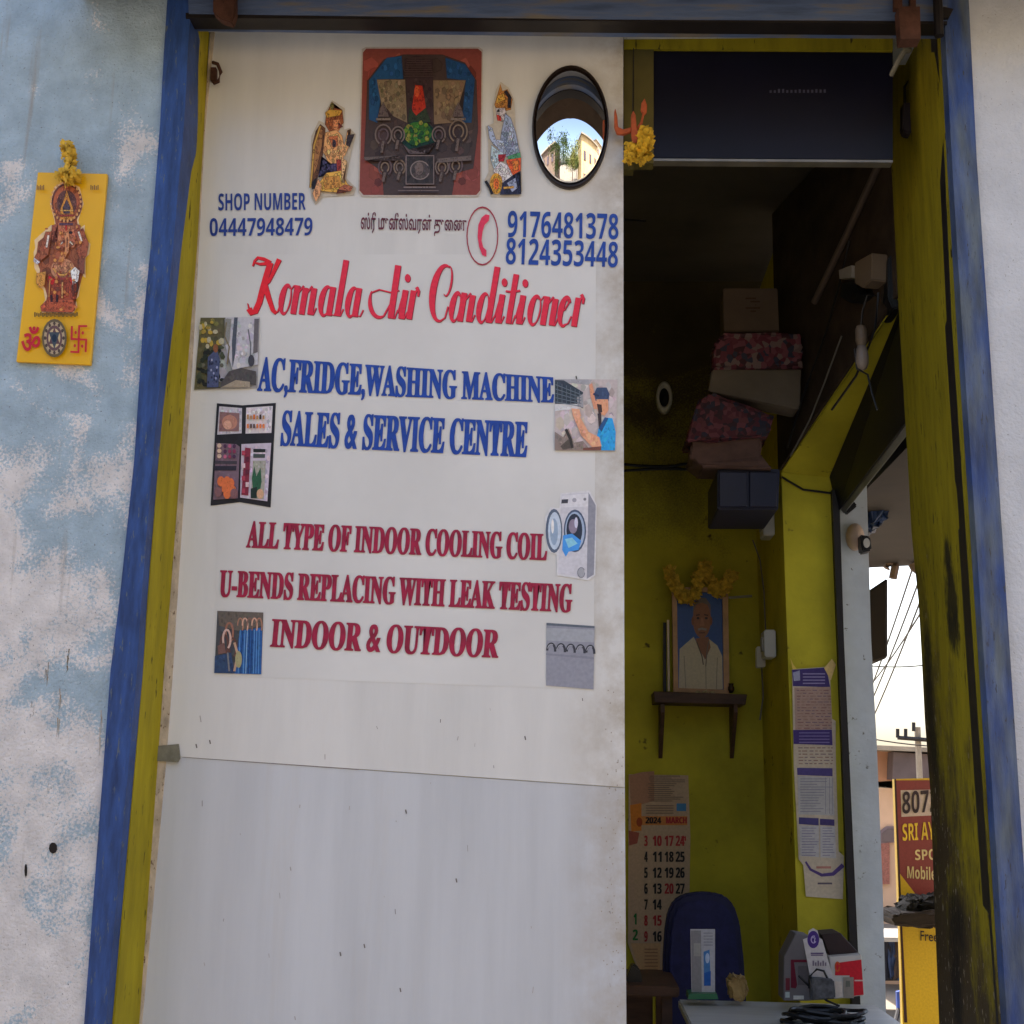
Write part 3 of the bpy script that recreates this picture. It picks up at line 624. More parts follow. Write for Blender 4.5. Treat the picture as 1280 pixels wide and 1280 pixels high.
# --- photo: open fridge
z = crop(230, 480, 4.571)
A = [(z([(188, 110), (335, 122), (525, 108), (495, 705), (320, 675), (152, 695)]), p1(30, 28, 34)), (z([(202, 128), (332, 138), (330, 282), (190, 290)]), p1(180, 176, 186)), (z([(356, 136), (508, 126), (500, 280), (352, 284)]), p1(196, 190, 196)),
     (z([(205, 160), (318, 168), (315, 272), (200, 272)]), p1(128, 96, 96)), (z(ell(262, 220, 44, 42)), p1(170, 120, 104)), (z(ell(250, 235, 24, 26)), p1(196, 150, 130)),
     (z([(186, 338), (300, 345), (320, 360), (310, 655), (168, 662)]), p1(110, 90, 104)), (z([(330, 345), (500, 338), (478, 672), (322, 650)]), p1(180, 170, 186)),
     (z([(180, 440), (305, 442), (304, 460), (178, 458)]), p1(60, 54, 64)), (z([(176, 470), (302, 470), (300, 496), (174, 496)]), p1(40, 36, 50)),
     (z([(398, 372), (468, 374), (466, 392), (398, 392)]), p1(30, 34, 34)), (z([(398, 402), (466, 402), (464, 424), (398, 424)]), p1(60, 70, 70)),
     (z([(396, 440), (470, 440), (458, 660), (384, 655)]), p1(150, 150, 140)), (z([(390, 540), (404, 470), (416, 530), (440, 480), (446, 560), (432, 640), (400, 640)]), p1(40, 84, 60)), (z([(384, 600), (420, 590), (418, 655), (384, 655)]), p1(26, 40, 36)), (z(ell(438, 630, 20, 28)), p1(190, 150, 120)),
     (z([(352, 366), (384, 370), (370, 640), (330, 636)]), p1(120, 40, 60))]
rnd = random.Random(9)
for i in range(3):
    for j in range(3): A.append((z(ell(205, 355 + i * 30, 13, 13, 8)), p1(196, 170, 150))); A.append((z(ell(238 + j * 26, 358 + i * 30, 10, 12, 8)), p1(*rnd.choice([(130, 50, 80), (70, 40, 70), (170, 90, 120)]))))
for k in range(6): A.append((z(rect(362 + k * 18, 178 + (k % 2) * 6, 374 + k * 18, 205)), p1(*rnd.choice([(60, 44, 40), (200, 110, 40), (170, 130, 90)])))); A.append((z(rect(362 + k * 18, 232, 374 + k * 18, 256)), p1(*rnd.choice([(90, 70, 60), (210, 120, 60)]))))
for x, y in ((215, 560), (250, 560), (240, 600), (270, 570), (280, 610), (250, 630), (290, 630), (200, 620)): A.append((z(ell(x, y, 22, 30, 10)), p1(*rnd.choice([(200, 104, 60), (176, 84, 56), (120, 84, 88)]))))
for k in range(7): A.append((z(rect(334 + (k % 2) * 22, 385 + k * 36, 354 + (k % 2) * 22, 412 + k * 36)), p1(*rnd.choice([(160, 60, 80), (196, 170, 176), (90, 30, 50)]))))
art('fridge_print', dabs(A, 2.2, 1, 0, .06, .3), YT, door, step=.000006)

# --- photo: technician reaching up to an indoor unit
z = crop(500, 300, 4.414)
A = [(z([(855, 768), (1200, 770), (1190, 1165), (852, 1160)]), p1(178, 168, 168)), (z([(870, 768), (1060, 772), (1040, 800), (900, 785)]), p1(150, 150, 156)),
     (z([(855, 772), (905, 775), (1010, 840), (1010, 930), (990, 920), (950, 905), (855, 910)]), p1(52, 62, 74)), (z([(855, 905), (985, 905), (1000, 930), (855, 945)]), p1(196, 196, 200)),
     (z([(975, 870), (1010, 850), (1012, 925), (980, 920)]), p1(150, 150, 156)),
     (z([(1044, 800), (1060, 790), (1082, 880), (1092, 930), (1070, 935), (1050, 860)]), p1(200, 140, 112)), (z([(1070, 850), (1086, 815), (1140, 815), (1156, 850), (1150, 890), (1080, 890)]), p1(56, 72, 104)),
     (z([(1084, 880), (1148, 880), (1150, 940), (1130, 970), (1100, 960), (1082, 925)]), p1(206, 148, 116)), (z([(1086, 905), (1112, 910), (1116, 950), (1096, 960)]), p1(60, 44, 44)), (z(stroke([(1066, 850), (1098, 862)], 10)), p1(40, 50, 80)),
     (z([(1090, 960), (1110, 955), (1112, 1030), (1098, 1040)]), p1(60, 50, 54)), (z([(1096, 1040), (1130, 980), (1172, 985), (1190, 1060), (1186, 1162), (1100, 1162), (1088, 1080)]), p1(44, 150, 226)), (z([(1096, 1040), (1130, 980), (1150, 985), (1112, 1060)]), p1(40, 80, 130)),
     (z([(950, 960), (975, 945), (1040, 1060), (1100, 1090), (1112, 1140), (1060, 1145), (1000, 1080)]), p1(206, 150, 120)), (z([(945, 930), (990, 935), (1000, 975), (960, 985)]), p1(210, 156, 128)),
     (z([(855, 1060), (900, 1090), (930, 1040), (960, 1120), (1010, 1110), (1050, 1162), (855, 1160)]), p1(130, 116, 110)), (z(stroke([(915, 1045), (940, 1100), (950, 1150)], 16)), p1(50, 46, 44)), (z([(885, 1140), (930, 1100), (945, 1150), (900, 1160)]), p1(80, 72, 66)), (z([(1010, 1150), (1110, 1140), (1110, 1162), (1010, 1162)]), p1(110, 70, 60))]
for k in range(5): A.append((z(stroke([(858, 800 + k * 24), (1000, 856 + k * 16)], 4)), p1(100, 112, 124)))
for k in range(6): A.append((z(stroke([(870 + k * 24, 785 + k * 10), (870 + k * 24, 905)], 4)), p1(90, 100, 112)))
art('technician_photo_print', dabs(A, 2.2, 1, 0, .06, .3), YT, door, step=.000006)

# --- washing machine cut-out
z = crop(500, 590, 4.414)
A = [(z([(800, 250), (830, 195), (880, 200), (885, 118), (1045, 100), (1085, 180), (1078, 570), (1040, 598), (865, 570), (865, 455), (815, 440)]), S(232, 232, 236, .95)),
     (z([(892, 125), (1040, 112), (1040, 590), (872, 560), (880, 300)]), p1(188, 188, 196)), (z([(1040, 112), (1080, 185), (1070, 565), (1030, 590)]), p1(132, 134, 146)),
     (z([(895, 130), (1040, 118), (1038, 190), (890, 196)]), p1(200, 200, 206)), (z([(892, 152), (928, 150), (926, 172), (890, 174)]), p1(60, 60, 70)), (z(ell(962, 155, 12, 12)), p1(150, 150, 160)), (z(ell(1020, 150, 8, 8)), p1(120, 120, 130)),
     (z(ell(965, 325, 62, 118)), p1(70, 84, 110)), (z(ell(965, 325, 54, 106)), p1(150, 166, 190)), (z(ell(962, 320, 44, 90)), p1(40, 48, 66)), (z(ell(955, 300, 24, 40)), p1(130, 120, 140)), (z(ell(972, 280, 10, 30)), p1(190, 190, 210)),
     (z(ell(850, 325, 46, 122)), p1(84, 96, 116)), (z(ell(853, 325, 36, 104)), p1(176, 190, 206)), (z(ell(850, 330, 22, 74)), p1(136, 156, 180)), (z(ell(842, 300, 8, 40)), p1(220, 226, 232)),
     (z([(900, 350), (950, 340), (1000, 380), (985, 430), (930, 440), (915, 468), (895, 430)]), p1(66, 140, 214)), (z([(910, 370), (950, 362), (980, 395), (930, 420)]), p1(130, 190, 236)), (z(ell(1000, 555, 18, 26)), p1(150, 152, 160)), (z(stroke(arc(1000, 555, 20, 28, 0, 330), 4)), p1(110, 112, 124))]
art('washing_machine_print', A, YT, door, step=.00004)

# --- photo: blue coil and copper pipes
z = crop(230, 740, 4.741); rnd = random.Random(4)
A = [(z([(198, 112), (470, 122), (458, 488), (180, 480)]), p1(64, 66, 72)), (z([(330, 230), (464, 210), (458, 488), (300, 484)]), p1(34, 84, 146)), (z([(184, 380), (280, 360), (300, 484), (180, 480)]), p1(40, 62, 96)),
     (z([(198, 112), (470, 122), (466, 200), (320, 230), (210, 200)]), p1(92, 84, 78))]
for k in range(9): A.append((z(stroke([(335 + k * 14, 225), (322 + k * 15, 484)], 4)), p1(*rnd.choice([(90, 140, 190), (20, 50, 96), (130, 170, 200)]))))
for k in range(5): A.append((z(stroke(arc(335 + k * 28, 200, 16, 44, 180, 400), 8)), p1(*rnd.choice([(150, 110, 90), (190, 150, 130), (120, 90, 80)]))))
for x, y in ((270, 240), (240, 310), (290, 330), (255, 280)): A.append((z(stroke(arc(x, y, 22, 56, 150, 430), 12)), p1(*rnd.choice([(140, 96, 80), (190, 160, 150), (90, 60, 56)]))))
A += [(z(stroke([(300, 300), (320, 370), (300, 470)], 14)), p1(170, 140, 120)), (z(ell(325, 400, 20, 50)), p1(150, 146, 110)), (z(stroke([(260, 360), (270, 470)], 10)), p1(110, 110, 116)), (z([(200, 320), (240, 300), (250, 360), (205, 370)]), p1(110, 80, 76))]
art('coil_photo_print', dabs(A, 2.2, 1, 0, .06, .3), YT, door, step=.000006)

# --- photo: row of u-bend pipes
z = crop(500, 590, 4.414)
A = [(z([(808, 832), (1074, 850), (1068, 1200), (806, 1178)]), p1(132, 134, 146)), (z([(808, 832), (1074, 850), (1073, 862), (808, 846)]), p1(84, 92, 104)), (z([(808, 860), (1072, 870), (1070, 940), (808, 930)]), p1(146, 150, 158)), (z([(806, 1000), (1070, 1020), (1070, 1034), (806, 1010)]), p1(120, 122, 134))]
for k in range(5):
    x = 826 + k * 54; A.append((z(stroke(arc(x + 8, 985 + k * 3, 22, 38, 180 + (k % 2) * 20, 370), 13)), p1(52, 54, 64))); A.append((z(stroke(arc(x + 8, 985 + k * 3, 20, 34, 200, 300), 4)), p1(160, 162, 170)))
art('pipe_bend_photo_print', A, YT, door, step=.00004)

# --- tape patch, scuffs
MB().prism([(189, 933), (223, 930), (225, 948), (222, 953), (191, 951)], .142, .147).build('tape_patch', mat('grey adhesive tape', S(128, 126, 112), .5, .4, 30, .3, 60), door)
A = []
rnd = random.Random(12)
for k in range(30):
    x, y = rnd.uniform(240, 775), rnd.uniform(870, 1275); l = rnd.uniform(1.5, 9); a = rnd.gauss(1.4, .35)
    A.append((stroke([(x, y), (x + l * math.cos(a) * .5, y + l * math.sin(a))], rnd.uniform(.4, 1.2)), S(*rnd.choice([(150, 148, 150), (165, 161, 161), (120, 114, 112), (175, 170, 170)]), 1.0)))
for x, y in ((425, 1190), (500, 1235), (507, 1012), (570, 1098), (455, 1180), (245, 930), (262, 925), (656, 920), (720, 470)): A.append((stroke([(x, y), (x + 1, y + 5)], 1.6), S(112, 106, 104)))
for k in range(60):
    x, y = rnd.gauss(768, 7), rnd.uniform(860, 1270); A.append((ell(min(x, 779), y, .7, 1.0, 6), S(158, 148, 136)))
art('scuff_marks', A, YD - .0006, door, step=.0)
A = []
for k in range(10):
    u0 = k / 10; x0 = 228 + 552 * u0; A.append((stroke([(x0, 946.5 + 38.5 * u0), (x0 + 55, 946.5 + 38.5 * (u0 + .1))], rnd.uniform(.3, 1.1)), S(128, 120, 120)))
art('seam_line', A, YD - .0007, door, step=.0)

# ------------------------------------------------------------------ convex mirror
mc = U(713, 160, YD); rx = (U(761, 160, YD) - U(713, 160, YD)).x; rz = (U(713, 84, YD) - mc).z
mir = thing('convex_mirror', 'round bulging convex mirror with dark rim fixed on the white door', 'mirror', tuple(mc))
prof = [(1 - k / 14, (1 - (1 - k / 14) ** 2) * .03) for k in range(14)] + [(.01, .03)]
MB().lathe(mc + Vector((0, -.008, 0)), [(q * .96, h) for q, h in prof], 48, 'Y', rx, rz).build('mirror_glass', M_chrome, mir, True)
MB().lathe(mc, [(1.0, -.0), (1.0, .010), (.985, .014), (.955, .014), (.95, .004)], 48, 'Y', rx, rz).build('rim', mat('dark brown rim', S(40, 28, 22), .4, .2), mir)

# ------------------------------------------------------------------ flower charm on the door edge
zz = crop(560, 40, 4.741)
charm = thing('hanging_charm', 'orange charm with yellow flowers hanging at the door edge', 'charm', tuple(U(795, 165, .12)))
M_or = mat('orange terracotta', S(190, 92, 50, .9), .7, .35, 40)
b = MB()
b.prism(zz([(985, 470), (992, 450), (1004, 500), (1008, 560), (1040, 575), (1090, 560), (1085, 590), (1040, 605), (1000, 600), (985, 560)]), .115, .127)
b.prism(zz([(1085, 490), (1098, 462), (1112, 490), (1120, 570), (1132, 600), (1118, 660), (1095, 660), (1085, 590)]), .11, .128)
b.prism(zz([(1120, 560), (1140, 530), (1155, 470), (1165, 475), (1152, 540), (1132, 580)]), .115, .125)
b.prism(zz([(1142, 460), (1146, 420), (1165, 390), (1180, 430), (1178, 470), (1160, 490)]), .114, .126)
b.bevel(.002, 1).build('figurine', M_or, charm)
b = MB()
for k, (x, y, r_) in enumerate(((1165, 620, .026), (1180, 670, .024), (1150, 690, .026), (1080, 700, .022), (1075, 750, .018), (1160, 740, .022), (1120, 720, .018), (1175, 590, .018))):
    b.petals(U(*zz([(x, y)])[0], .112), r_, 42, 1, k)
b.build('flower', mat('yellow flower', S(214, 172, 44, 1.1), .8, .5, 60), charm)
b = MB(); b.tube([U(792, 60, .118), U(791, 140, .118)], .0012).build('string', M_black, charm)

# ------------------------------------------------------------------ transom with navy board
tr = thing('transom', 'dark navy board in an olive frame over the open doorway', 'transom', tuple(U(950, 130, .2)))
MB().prism([(780, 28), (1116, 32), (1116, 63), (780, 61)], .2, .24).build('head_rail', M_yellow, tr)
MB().prism([(780, 61), (792, 61), (792, 212), (780, 212)], .205, .24).build('stile', mat('olive paint', S(96, 88, 42), .7, .3), tr)
MB().prism([(792.5, 61), (817, 61), (817, 204), (792.5, 204)], .202, .24).build('stile', mat('olive paint', S(96, 88, 42), .7, .3), tr)
MB().prism([(816, 62), (1116, 63), (1116, 199), (816, 197)], .21, .235).build('navy_board', M_navy, tr)
MB().prism([(816, 198), (1116, 200), (1116, 203), (816, 201)], .205, .235).build('bottom_edge', mat('aluminium edge', S(140, 136, 130), .4, .3, 10, metal=.6), tr)
A = []
rnd = random.Random(2)
for k in range(14): x = 962 + k * 5.2; A.append((rect(x, 112 + rnd.uniform(-1, 1), x + 2.6, 116), S(70, 70, 90)))
art('worn_marks', A, .2095, tr, step=0)

# lock hanging on the right jamb
lk = thing('hanging_padlock', 'old metal padlock hanging on the mustard jamb by the doorway', 'padlock', tuple(U(1134, 150, .2)))
MB().prism([(1129, 128), (1143, 127), (1145, 160), (1140, 166), (1131, 165), (1128, 158)], .30, .335).bevel(.003).build('lock_body', mat('dull steel', S(70, 62, 70), .5, .3, 20, metal=.5), lk)
MB().tube([U(1131, 130, .317), U(1131, 108, .317), U(1136, 100, .317), U(1141, 108, .317), U(1141, 130, .317)], .004).build('shackle', M_dark, lk)
b = MB().tube([U(1134, 59, .16), U(1124, 74, .18), U(1112, 98, .22), U(1110, 104, .22)], .007, 8).tube([U(1134, 56, .16), U(1134, 64, .16)], .012)
setp(b.build('bent_hook', mat('pale metal', S(150, 145, 128), .5, .3, 20, metal=.3)), 'pale bent metal hook sticking out at the top of the mustard jamb', 'hook')

# ------------------------------------------------------------------ yellow deity tile on the blue plaster
tile = thing('deity_tile', 'yellow tile of a standing elephant headed deity on the blue plaster wall', 'wall tile', tuple(U(76, 335, 0)))
z = crop(0, 150, 4.0); q = lambda r_, g_, b_: S(r_, g_, b_, 1.1)
MB().prism([(47, 215), (134, 217), (113, 456), (20, 452)], -.012, -.001).bevel(.0015, 1).build('tile_body', mat('yellow enamel', S(232, 178, 12, 1.0), .35, .08, 5, 0, spec=.5), tile)
br = [(168, 98, 52), (140, 72, 44), (190, 120, 62), (110, 60, 44), (206, 140, 70)]
A = [(z([(250, 420), (272, 335), (330, 302), (398, 335), (418, 420), (392, 500), (400, 540), (424, 524), (422, 588), (452, 620), (446, 670), (428, 692), (428, 790), (408, 775), (394, 880), (380, 900), (386, 930), (368, 968), (210, 963), (206, 932), (226, 900), (218, 850), (184, 818), (188, 770), (172, 740), (168, 660), (176, 640), (172, 600), (200, 574), (236, 542), (256, 524), (276, 540), (272, 500)]), q(226, 196, 150)),
     (z([(258, 420), (280, 345), (330, 314), (388, 345), (408, 420), (384, 500), (395, 560), (440, 630), (420, 700), (415, 770), (385, 880), (372, 955), (220, 950), (236, 880), (225, 840), (192, 800), (200, 750), (180, 690), (190, 610), (250, 560), (280, 530)]), q(150, 84, 54)),
     (z(ell(335, 415, 78, 100)), q(112, 66, 58)), (z(ell(335, 415, 68, 88)), q(176, 98, 62)), (z(ell(335, 418, 50, 66)), q(104, 66, 60)),
     (z([(300, 500), (306, 440), (322, 400), (335, 352), (350, 400), (366, 440), (372, 500)]), q(206, 140, 56)), (z([(316, 440), (335, 400), (354, 440), (350, 470), (320, 470)]), q(80, 66, 78)), (z(stroke([(300, 480), (372, 480)], 9)), q(150, 60, 50)), (z(stroke([(304, 455), (368, 455)], 5)), q(226, 180, 96)),
     (z([(268, 540), (298, 512), (372, 512), (400, 540), (396, 600), (372, 640), (300, 640), (272, 600)]), q(186, 112, 78)), (z([(262, 530), (292, 520), (288, 620), (262, 610)]), q(160, 88, 64)), (z([(376, 520), (404, 530), (402, 606), (380, 618)]), q(160, 88, 64)),
     (z(stroke([(300, 524), (368, 524)], 10)), q(100, 70, 90)), (z(ell(310, 566, 9, 6, 10)), q(50, 34, 36)), (z(ell(356, 566, 9, 6, 10)), q(50, 34, 36)), (z(stroke([(333, 530), (334, 556)], 6)), q(200, 40, 40)),
     (z(stroke([(334, 566), (340, 610), (336, 660), (318, 694), (300, 690)], 26, 14)), q(208, 140, 94)), (z(stroke([(340, 590), (338, 640)], 4)), q(150, 90, 62)), (z(stroke([(352, 612), (368, 628)], 7, 3)), q(240, 230, 210)), (z(stroke([(318, 612), (306, 626)], 7, 3)), q(240, 230, 210)),
     (z([(232, 562), (262, 562), (244, 676), (196, 716), (176, 690), (204, 640)]), q(158, 88, 58)), (z([(390, 562), (418, 544), (446, 620), (436, 680), (412, 716), (386, 660)]), q(160, 88, 60)),
     (z(stroke([(246, 580), (236, 640)], 9)), q(236, 222, 208)), (z(stroke([(396, 562), (412, 610)], 9)), q(236, 222, 208)), (z([(174, 692), (204, 714), (190, 726), (172, 710)]), q(216, 216, 226)),
     (z(ell(318, 750, 60, 54)), q(190, 132, 96)), (z([(258, 795), (390, 788), (382, 900), (242, 902)]), q(160, 74, 50)), (z([(248, 782), (280, 802), (270, 828), (248, 820)]), q(196, 40, 40)), (z([(352, 800), (384, 774), (388, 800), (362, 828)]), q(196, 50, 40)), (z(stroke(arc(318, 720, 50, 60, 20, 160), 7)), q(214, 160, 80)), (z(stroke(arc(318, 730, 34, 70, 30, 150), 6)), q(150, 60, 60)),
     (z([(188, 772), (234, 762), (228, 828), (206, 846), (186, 820)]), q(206, 146, 66)), (z([(396, 702), (428, 694), (426, 776), (400, 768)]), q(130, 76, 60)),
     (z([(358, 760), (380, 740), (402, 760), (395, 810), (370, 830)]), q(240, 234, 230)), (z(stroke(arc(380, 840, 14, 26, -120, 200), 5)), q(60, 50, 50)),
     (z([(208, 936), (242, 902), (368, 902), (384, 930), (368, 966), (212, 962)]), q(180, 88, 56)), (z(stroke([(262, 880), (264, 915)], 10)), q(60, 30, 40)), (z(stroke([(292, 880), (290, 915)], 10)), q(60, 30, 40)), (z(stroke([(256, 800), (250, 890)], 5)), q(214, 150, 80)), (z(stroke([(318, 806), (316, 896)], 8)), q(206, 150, 90)), (z(stroke([(376, 800), (372, 890)], 5)), q(120, 56, 44))]
A = outlined(dabs(A, 2.0, 5, 1, .07, .5), .5, (.4, .36, .36))
rnd = random.Random(21)
for k in range(50):
    x, y = rnd.gauss(325, 62), rnd.uniform(540, 960); A.append((z(ell(x, y, rnd.uniform(4, 11), rnd.uniform(4, 11), 6, rnd.uniform(0, 40), 400)), q(*rnd.choice(br)))) if abs(x - 322) < 105 - max(0, y - 800) * .2 else None
for k in range(26): A.append((z(ell(335 + 75 * math.cos(k * .2417), 415 + 96 * math.sin(k * .2417), 6, 8, 6)), q(206, 150, 90)))
for k in range(22): A.append((z(rect(178 + k * 10, 966 + (k % 3) * 3, 184 + k * 10, 990 - (k % 2) * 5)), q(66, 50, 36)))
for x0, x1 in ((190, 230), (458, 502)):
    for k in range(5): x = x0 + (x1 - x0) * k / 5; A.append((z(rect(x, 332 + (k % 2) * 5, x + 5, 356)), q(120, 84, 50)))
A += [(z(ell(278, 1096, 62, 96)), q(96, 84, 60)), (z(ell(278, 1096, 52, 82)), q(170, 150, 120)), (z(ell(278, 1096, 40, 64)), q(96, 70, 72)), (z(ell(278, 1096, 30, 48)), q(190, 170, 130)), (z([(278, 1040), (305, 1125), (250, 1125)]), q(90, 60, 66)), (z([(278, 1152), (305, 1066), (250, 1066)]), q(60, 70, 80)), (z(ell(278, 1096, 12, 20)), q(20, 40, 60))]
for k in range(12): A.append((z(ell(278 + 46 * math.cos(k * .5236), 1096 + 73 * math.sin(k * .5236), 7, 10, 6)), q(70, 56, 50)))
rd = q(186, 24, 44)
for p0, p1_ in (((366, 1036), (364, 1104)), ((360, 1100), (440, 1104)), ((402, 1034), (398, 1168)), ((398, 1036), (442, 1036)), ((437, 1100), (434, 1166)), ((358, 1164), (402, 1166))): A.append((z(stroke([p0, p1_], 10)), rd))
for x, y in ((384, 1068), (420, 1070), (380, 1134), (417, 1136)): A.append((z(ell(x, y, 6, 9, 8)), rd))
art('deity_print', A, -.0122, tile, step=.000004)
lettering('om_sign', 'ॐ', [(27, 408), (52, 409), (49, 441), (26, 441)], -.0164, mat('crimson enamel', S(186, 24, 44, 1.1), .4, .1), tile, .02, cap='ॐ')
b = MB()
for k, (x, y, r_) in enumerate(((84, 184, .02), (86, 193, .02), (88, 203, .018), (86, 216, .024), (94, 221, .02), (78, 220, .018), (86, 226, .018))): b.petals(U(x, y, -.03), r_, 46, .8, 50 + k)
fl = thing('tile_flower', 'small bunch of yellow marigold tucked above the yellow tile', 'flower', tuple(U(86, 200, -.02)))
b.build('blossom', M_gold, fl)
MB().tube([U(87, 176, -.02), U(89, 200, -.028), U(86, 216, -.03)], .003).tube([U(92, 182, -.022), U(92, 205, -.024)], .0025).build('stem', mat('dark green stem', S(44, 46, 30), .7), fl)

rnd = random.Random(17)
for x0, y0, y1, wd, cl_ in ((60, 806, 862, 2.0, (150, 142, 132)), (75, 858, 925, 2.2, (160, 148, 130)), (86, 802, 846, 3.6, (118, 110, 92)), (41, 876, 898, 1.2, (150, 144, 136)), (62, 975, 995, 1.0, (160, 154, 148)), (128, 856, 950, 2.4, (182, 174, 164))):
    A = []
    for k in range(5):                       # broken, tapering runs of dirt
        ya = y0 + (y1 - y0) * rnd.uniform(0, .75); yb_ = min(y1, ya + (y1 - y0) * rnd.uniform(.1, .4)); xx = x0 - (ya - y0) * .05 + rnd.uniform(-1.8, 1.8)
        A.append((stroke([(xx, ya), (xx + rnd.uniform(-1, 1), (ya + yb_) / 2), (xx - 1.5, yb_)], wd * rnd.uniform(.3, .8), .3), S(*cl_)))
    art('wall_stain', A, -.0006, shop, PAPER, .0)
MB().tube([U(266, 78, .13), U(272, 80, .125), U(276, 90, .125), U(273, 102, .13), U(267, 104, .135)], .005, 6).prism([(263, 84), (270, 84), (270, 100), (263, 100)], .135, .15).build('hinge', M_rust, door)
# small scars on the plaster
for x, y, w_, h_ in ((66, 1060, 5, 7), (32, 1088, 1.5, 8)):
    setp(MB().prism(ell(x, y, w_, h_, 9, 15, 375), -.003, .004).build('plaster_hole', mat('dark hole', S(36, 30, 26), .9)), 'larger dark hole knocked in the white plaster at lower left' if w_ > 2 else 'thin dark nick in the white plaster below the larger hole', 'hole')

# ------------------------------------------------------------------ inside the shop
# ceiling fan, only one blade tip reaches past the door
fan = thing('ceiling_fan', 'dark ceiling fan with one blade showing past the door edge', 'fan', tuple(U(716, 258, .95)))
fc = U(700, 272, .95)
MB().lathe(fc, [(.03, .1), (.06, .06), (.07, 0), (.05, -.04), (.01, -.05)], 20).build('motor', M_dark, fan, True)
MB().tube([fc + Vector((0, 0, .08)), Vector((fc.x, fc.y, ZC))], .01).build('rod', M_dark, fan)
for a in (8, 128, 248):
    d = Vector((math.cos(R(a)), math.sin(R(a)), 0)); n_ = Vector((-d.y, d.x, 0)); e0, e1 = fc + d * .06, fc + d * .275
    MB().hexa([e0 - n_ * .02, e1 - n_ * .036 + Vector((0, 0, -.015)), e1 + n_ * .036 + Vector((0, 0, .02)), e0 + n_ * .02] + [v + Vector((0, 0, .006)) for v in (e0 - n_ * .02, e1 - n_ * .036 + Vector((0, 0, -.015)), e1 + n_ * .036 + Vector((0, 0, .02)), e0 + n_ * .02)]).build('blade', M_dark, fan)

# round speaker on the back wall
spk = thing('wall_speaker', 'small pale oval speaker high on the dim back wall', 'speaker', tuple(U(830, 498, BACK_Y)))
c0 = U(830, 498, BACK_Y - .01); ex = 10.5 / F * 5; ez = 21 / F * 5
MB().lathe(c0, [(1, -.01), (1, .02), (.85, .035), (.68, .03), (.62, .012)], 28, 'Y', ex, ez).build('housing', M_white, spk, True)
MB().lathe(c0, [(.62, .0), (.6, .012), (.3, .02), (.02, .03)], 24, 'Y', ex, ez).build('cone', M_black, spk, True)

# loft stack at the back right corner
def boxart(name, px, Y0, dy, m, label, cat, group=None, rgh=0, bev=.004, seed=1):
    b = MB().prism(px, Y0, Y0 + dy).bevel(bev, 2)
    if rgh: b.rough(rgh, 2, seed)
    return setp(b.build(name, m), label, cat, group)
def printed(name, base, cols, scale):
    m = mat(name, base, .7, .2, 20); t = m.node_tree; p = t.nodes['Principled BSDF']
    v = N(t, 'ShaderNodeTexVoronoi'); v.inputs['Scale'].default_value = scale; tc = N(t, 'ShaderNodeTexCoord'); t.links.new(tc.outputs['Object'], v.inputs['Vector'])
    r = N(t, 'ShaderNodeValToRGB'); r.color_ramp.interpolation = 'CONSTANT'
    sp = N(t, 'ShaderNodeSeparateColor'); t.links.new(v.outputs['Color'], sp.inputs[0]); t.links.new(sp.outputs[0], r.inputs[0])
    el = r.color_ramp.elements; el[0].color = cols[0]; el[1].position = 1 / len(cols); el[1].color = cols[1]
    for k, c in enumerate(cols[2:], 2): e = el.new(k / len(cols)); e.color = c
    t.links.new(r.outputs[0], p.inputs['Base Color']); return m
flor = printed('red floral cloth', S(150, 50, 70), [S(92, 32, 46), S(112, 58, 68), S(60, 26, 34), S(112, 90, 86), S(98, 42, 54), S(44, 44, 62)], 60)
flor2 = printed('dark red floral cloth', S(120, 40, 50), [S(78, 28, 38), S(100, 50, 58), S(50, 24, 32), S(92, 44, 48), S(38, 36, 52)], 70)
YS = 1.1
cab = thing('loft_cabinet', 'dark navy cabinet under the stacked bundles in the back corner', 'cabinet', tuple(U(935, 636, YS)))
MB().prism([(897, 586), (975, 586), (973, 637), (897, 637)], YS, 1.42).bevel(.004).build('carcass', mat('navy laminate', S(24, 27, 54), .5, .2), cab)
MB().prism([(899, 590), (934, 590), (934, 633), (899, 633)], YS - .012, YS - .001).bevel(.002, 1).build('cabinet_door', mat('navy laminate', S(40, 46, 84), .5, .2), cab)
MB().prism([(937, 590), (972, 590), (971, 633), (937, 633)], YS - .012, YS - .001).bevel(.002, 1).build('cabinet_door', mat('navy laminate', S(40, 46, 84), .5, .2), cab)
M_card = mat('brown cardboard', S(96, 80, 66), .85, .2, 10, .1)
boxart('folded_sheet', [(866, 552), (950, 545), (952, 570), (966, 586), (878, 584), (862, 572)], YS - .03, .16, mat('dusty pink cloth', S(92, 68, 60), .85, .3, 20), 'dusty folded cloth lying on top of the navy cabinet', 'cloth', rgh=.004)
boxart('floral_bundle', [(874, 500), (889, 492), (968, 520), (960, 544), (900, 550), (858, 551), (864, 530)], YS - .05, .16, flor2, 'larger red floral bundle squeezed under the beige slab in the back corner', 'bundle', 'red floral bundles on the loft cabinet', .006, seed=2)
boxart('packing_slab', [(890, 461), (1002, 461), (1000, 508), (996, 512), (886, 490)], YS - .02, .1, mat('beige board', S(100, 89, 76), .8, .25, 8), 'beige packing slab lying between the two red floral bundles', 'slab', rgh=.002, seed=3)
boxart('floral_bundle', [(893, 430), (905, 417), (1000, 417), (1003, 440), (1001, 460), (892, 460)], YS - .03, .11, flor, 'smaller pink and red floral bundle right under the cardboard carton', 'bundle', 'red floral bundles on the loft cabinet', .006, seed=4)
cb = thing('cardboard_carton', 'brown cardboard carton at the very top of the corner stack', 'carton', tuple(U(938, 414, YS)))
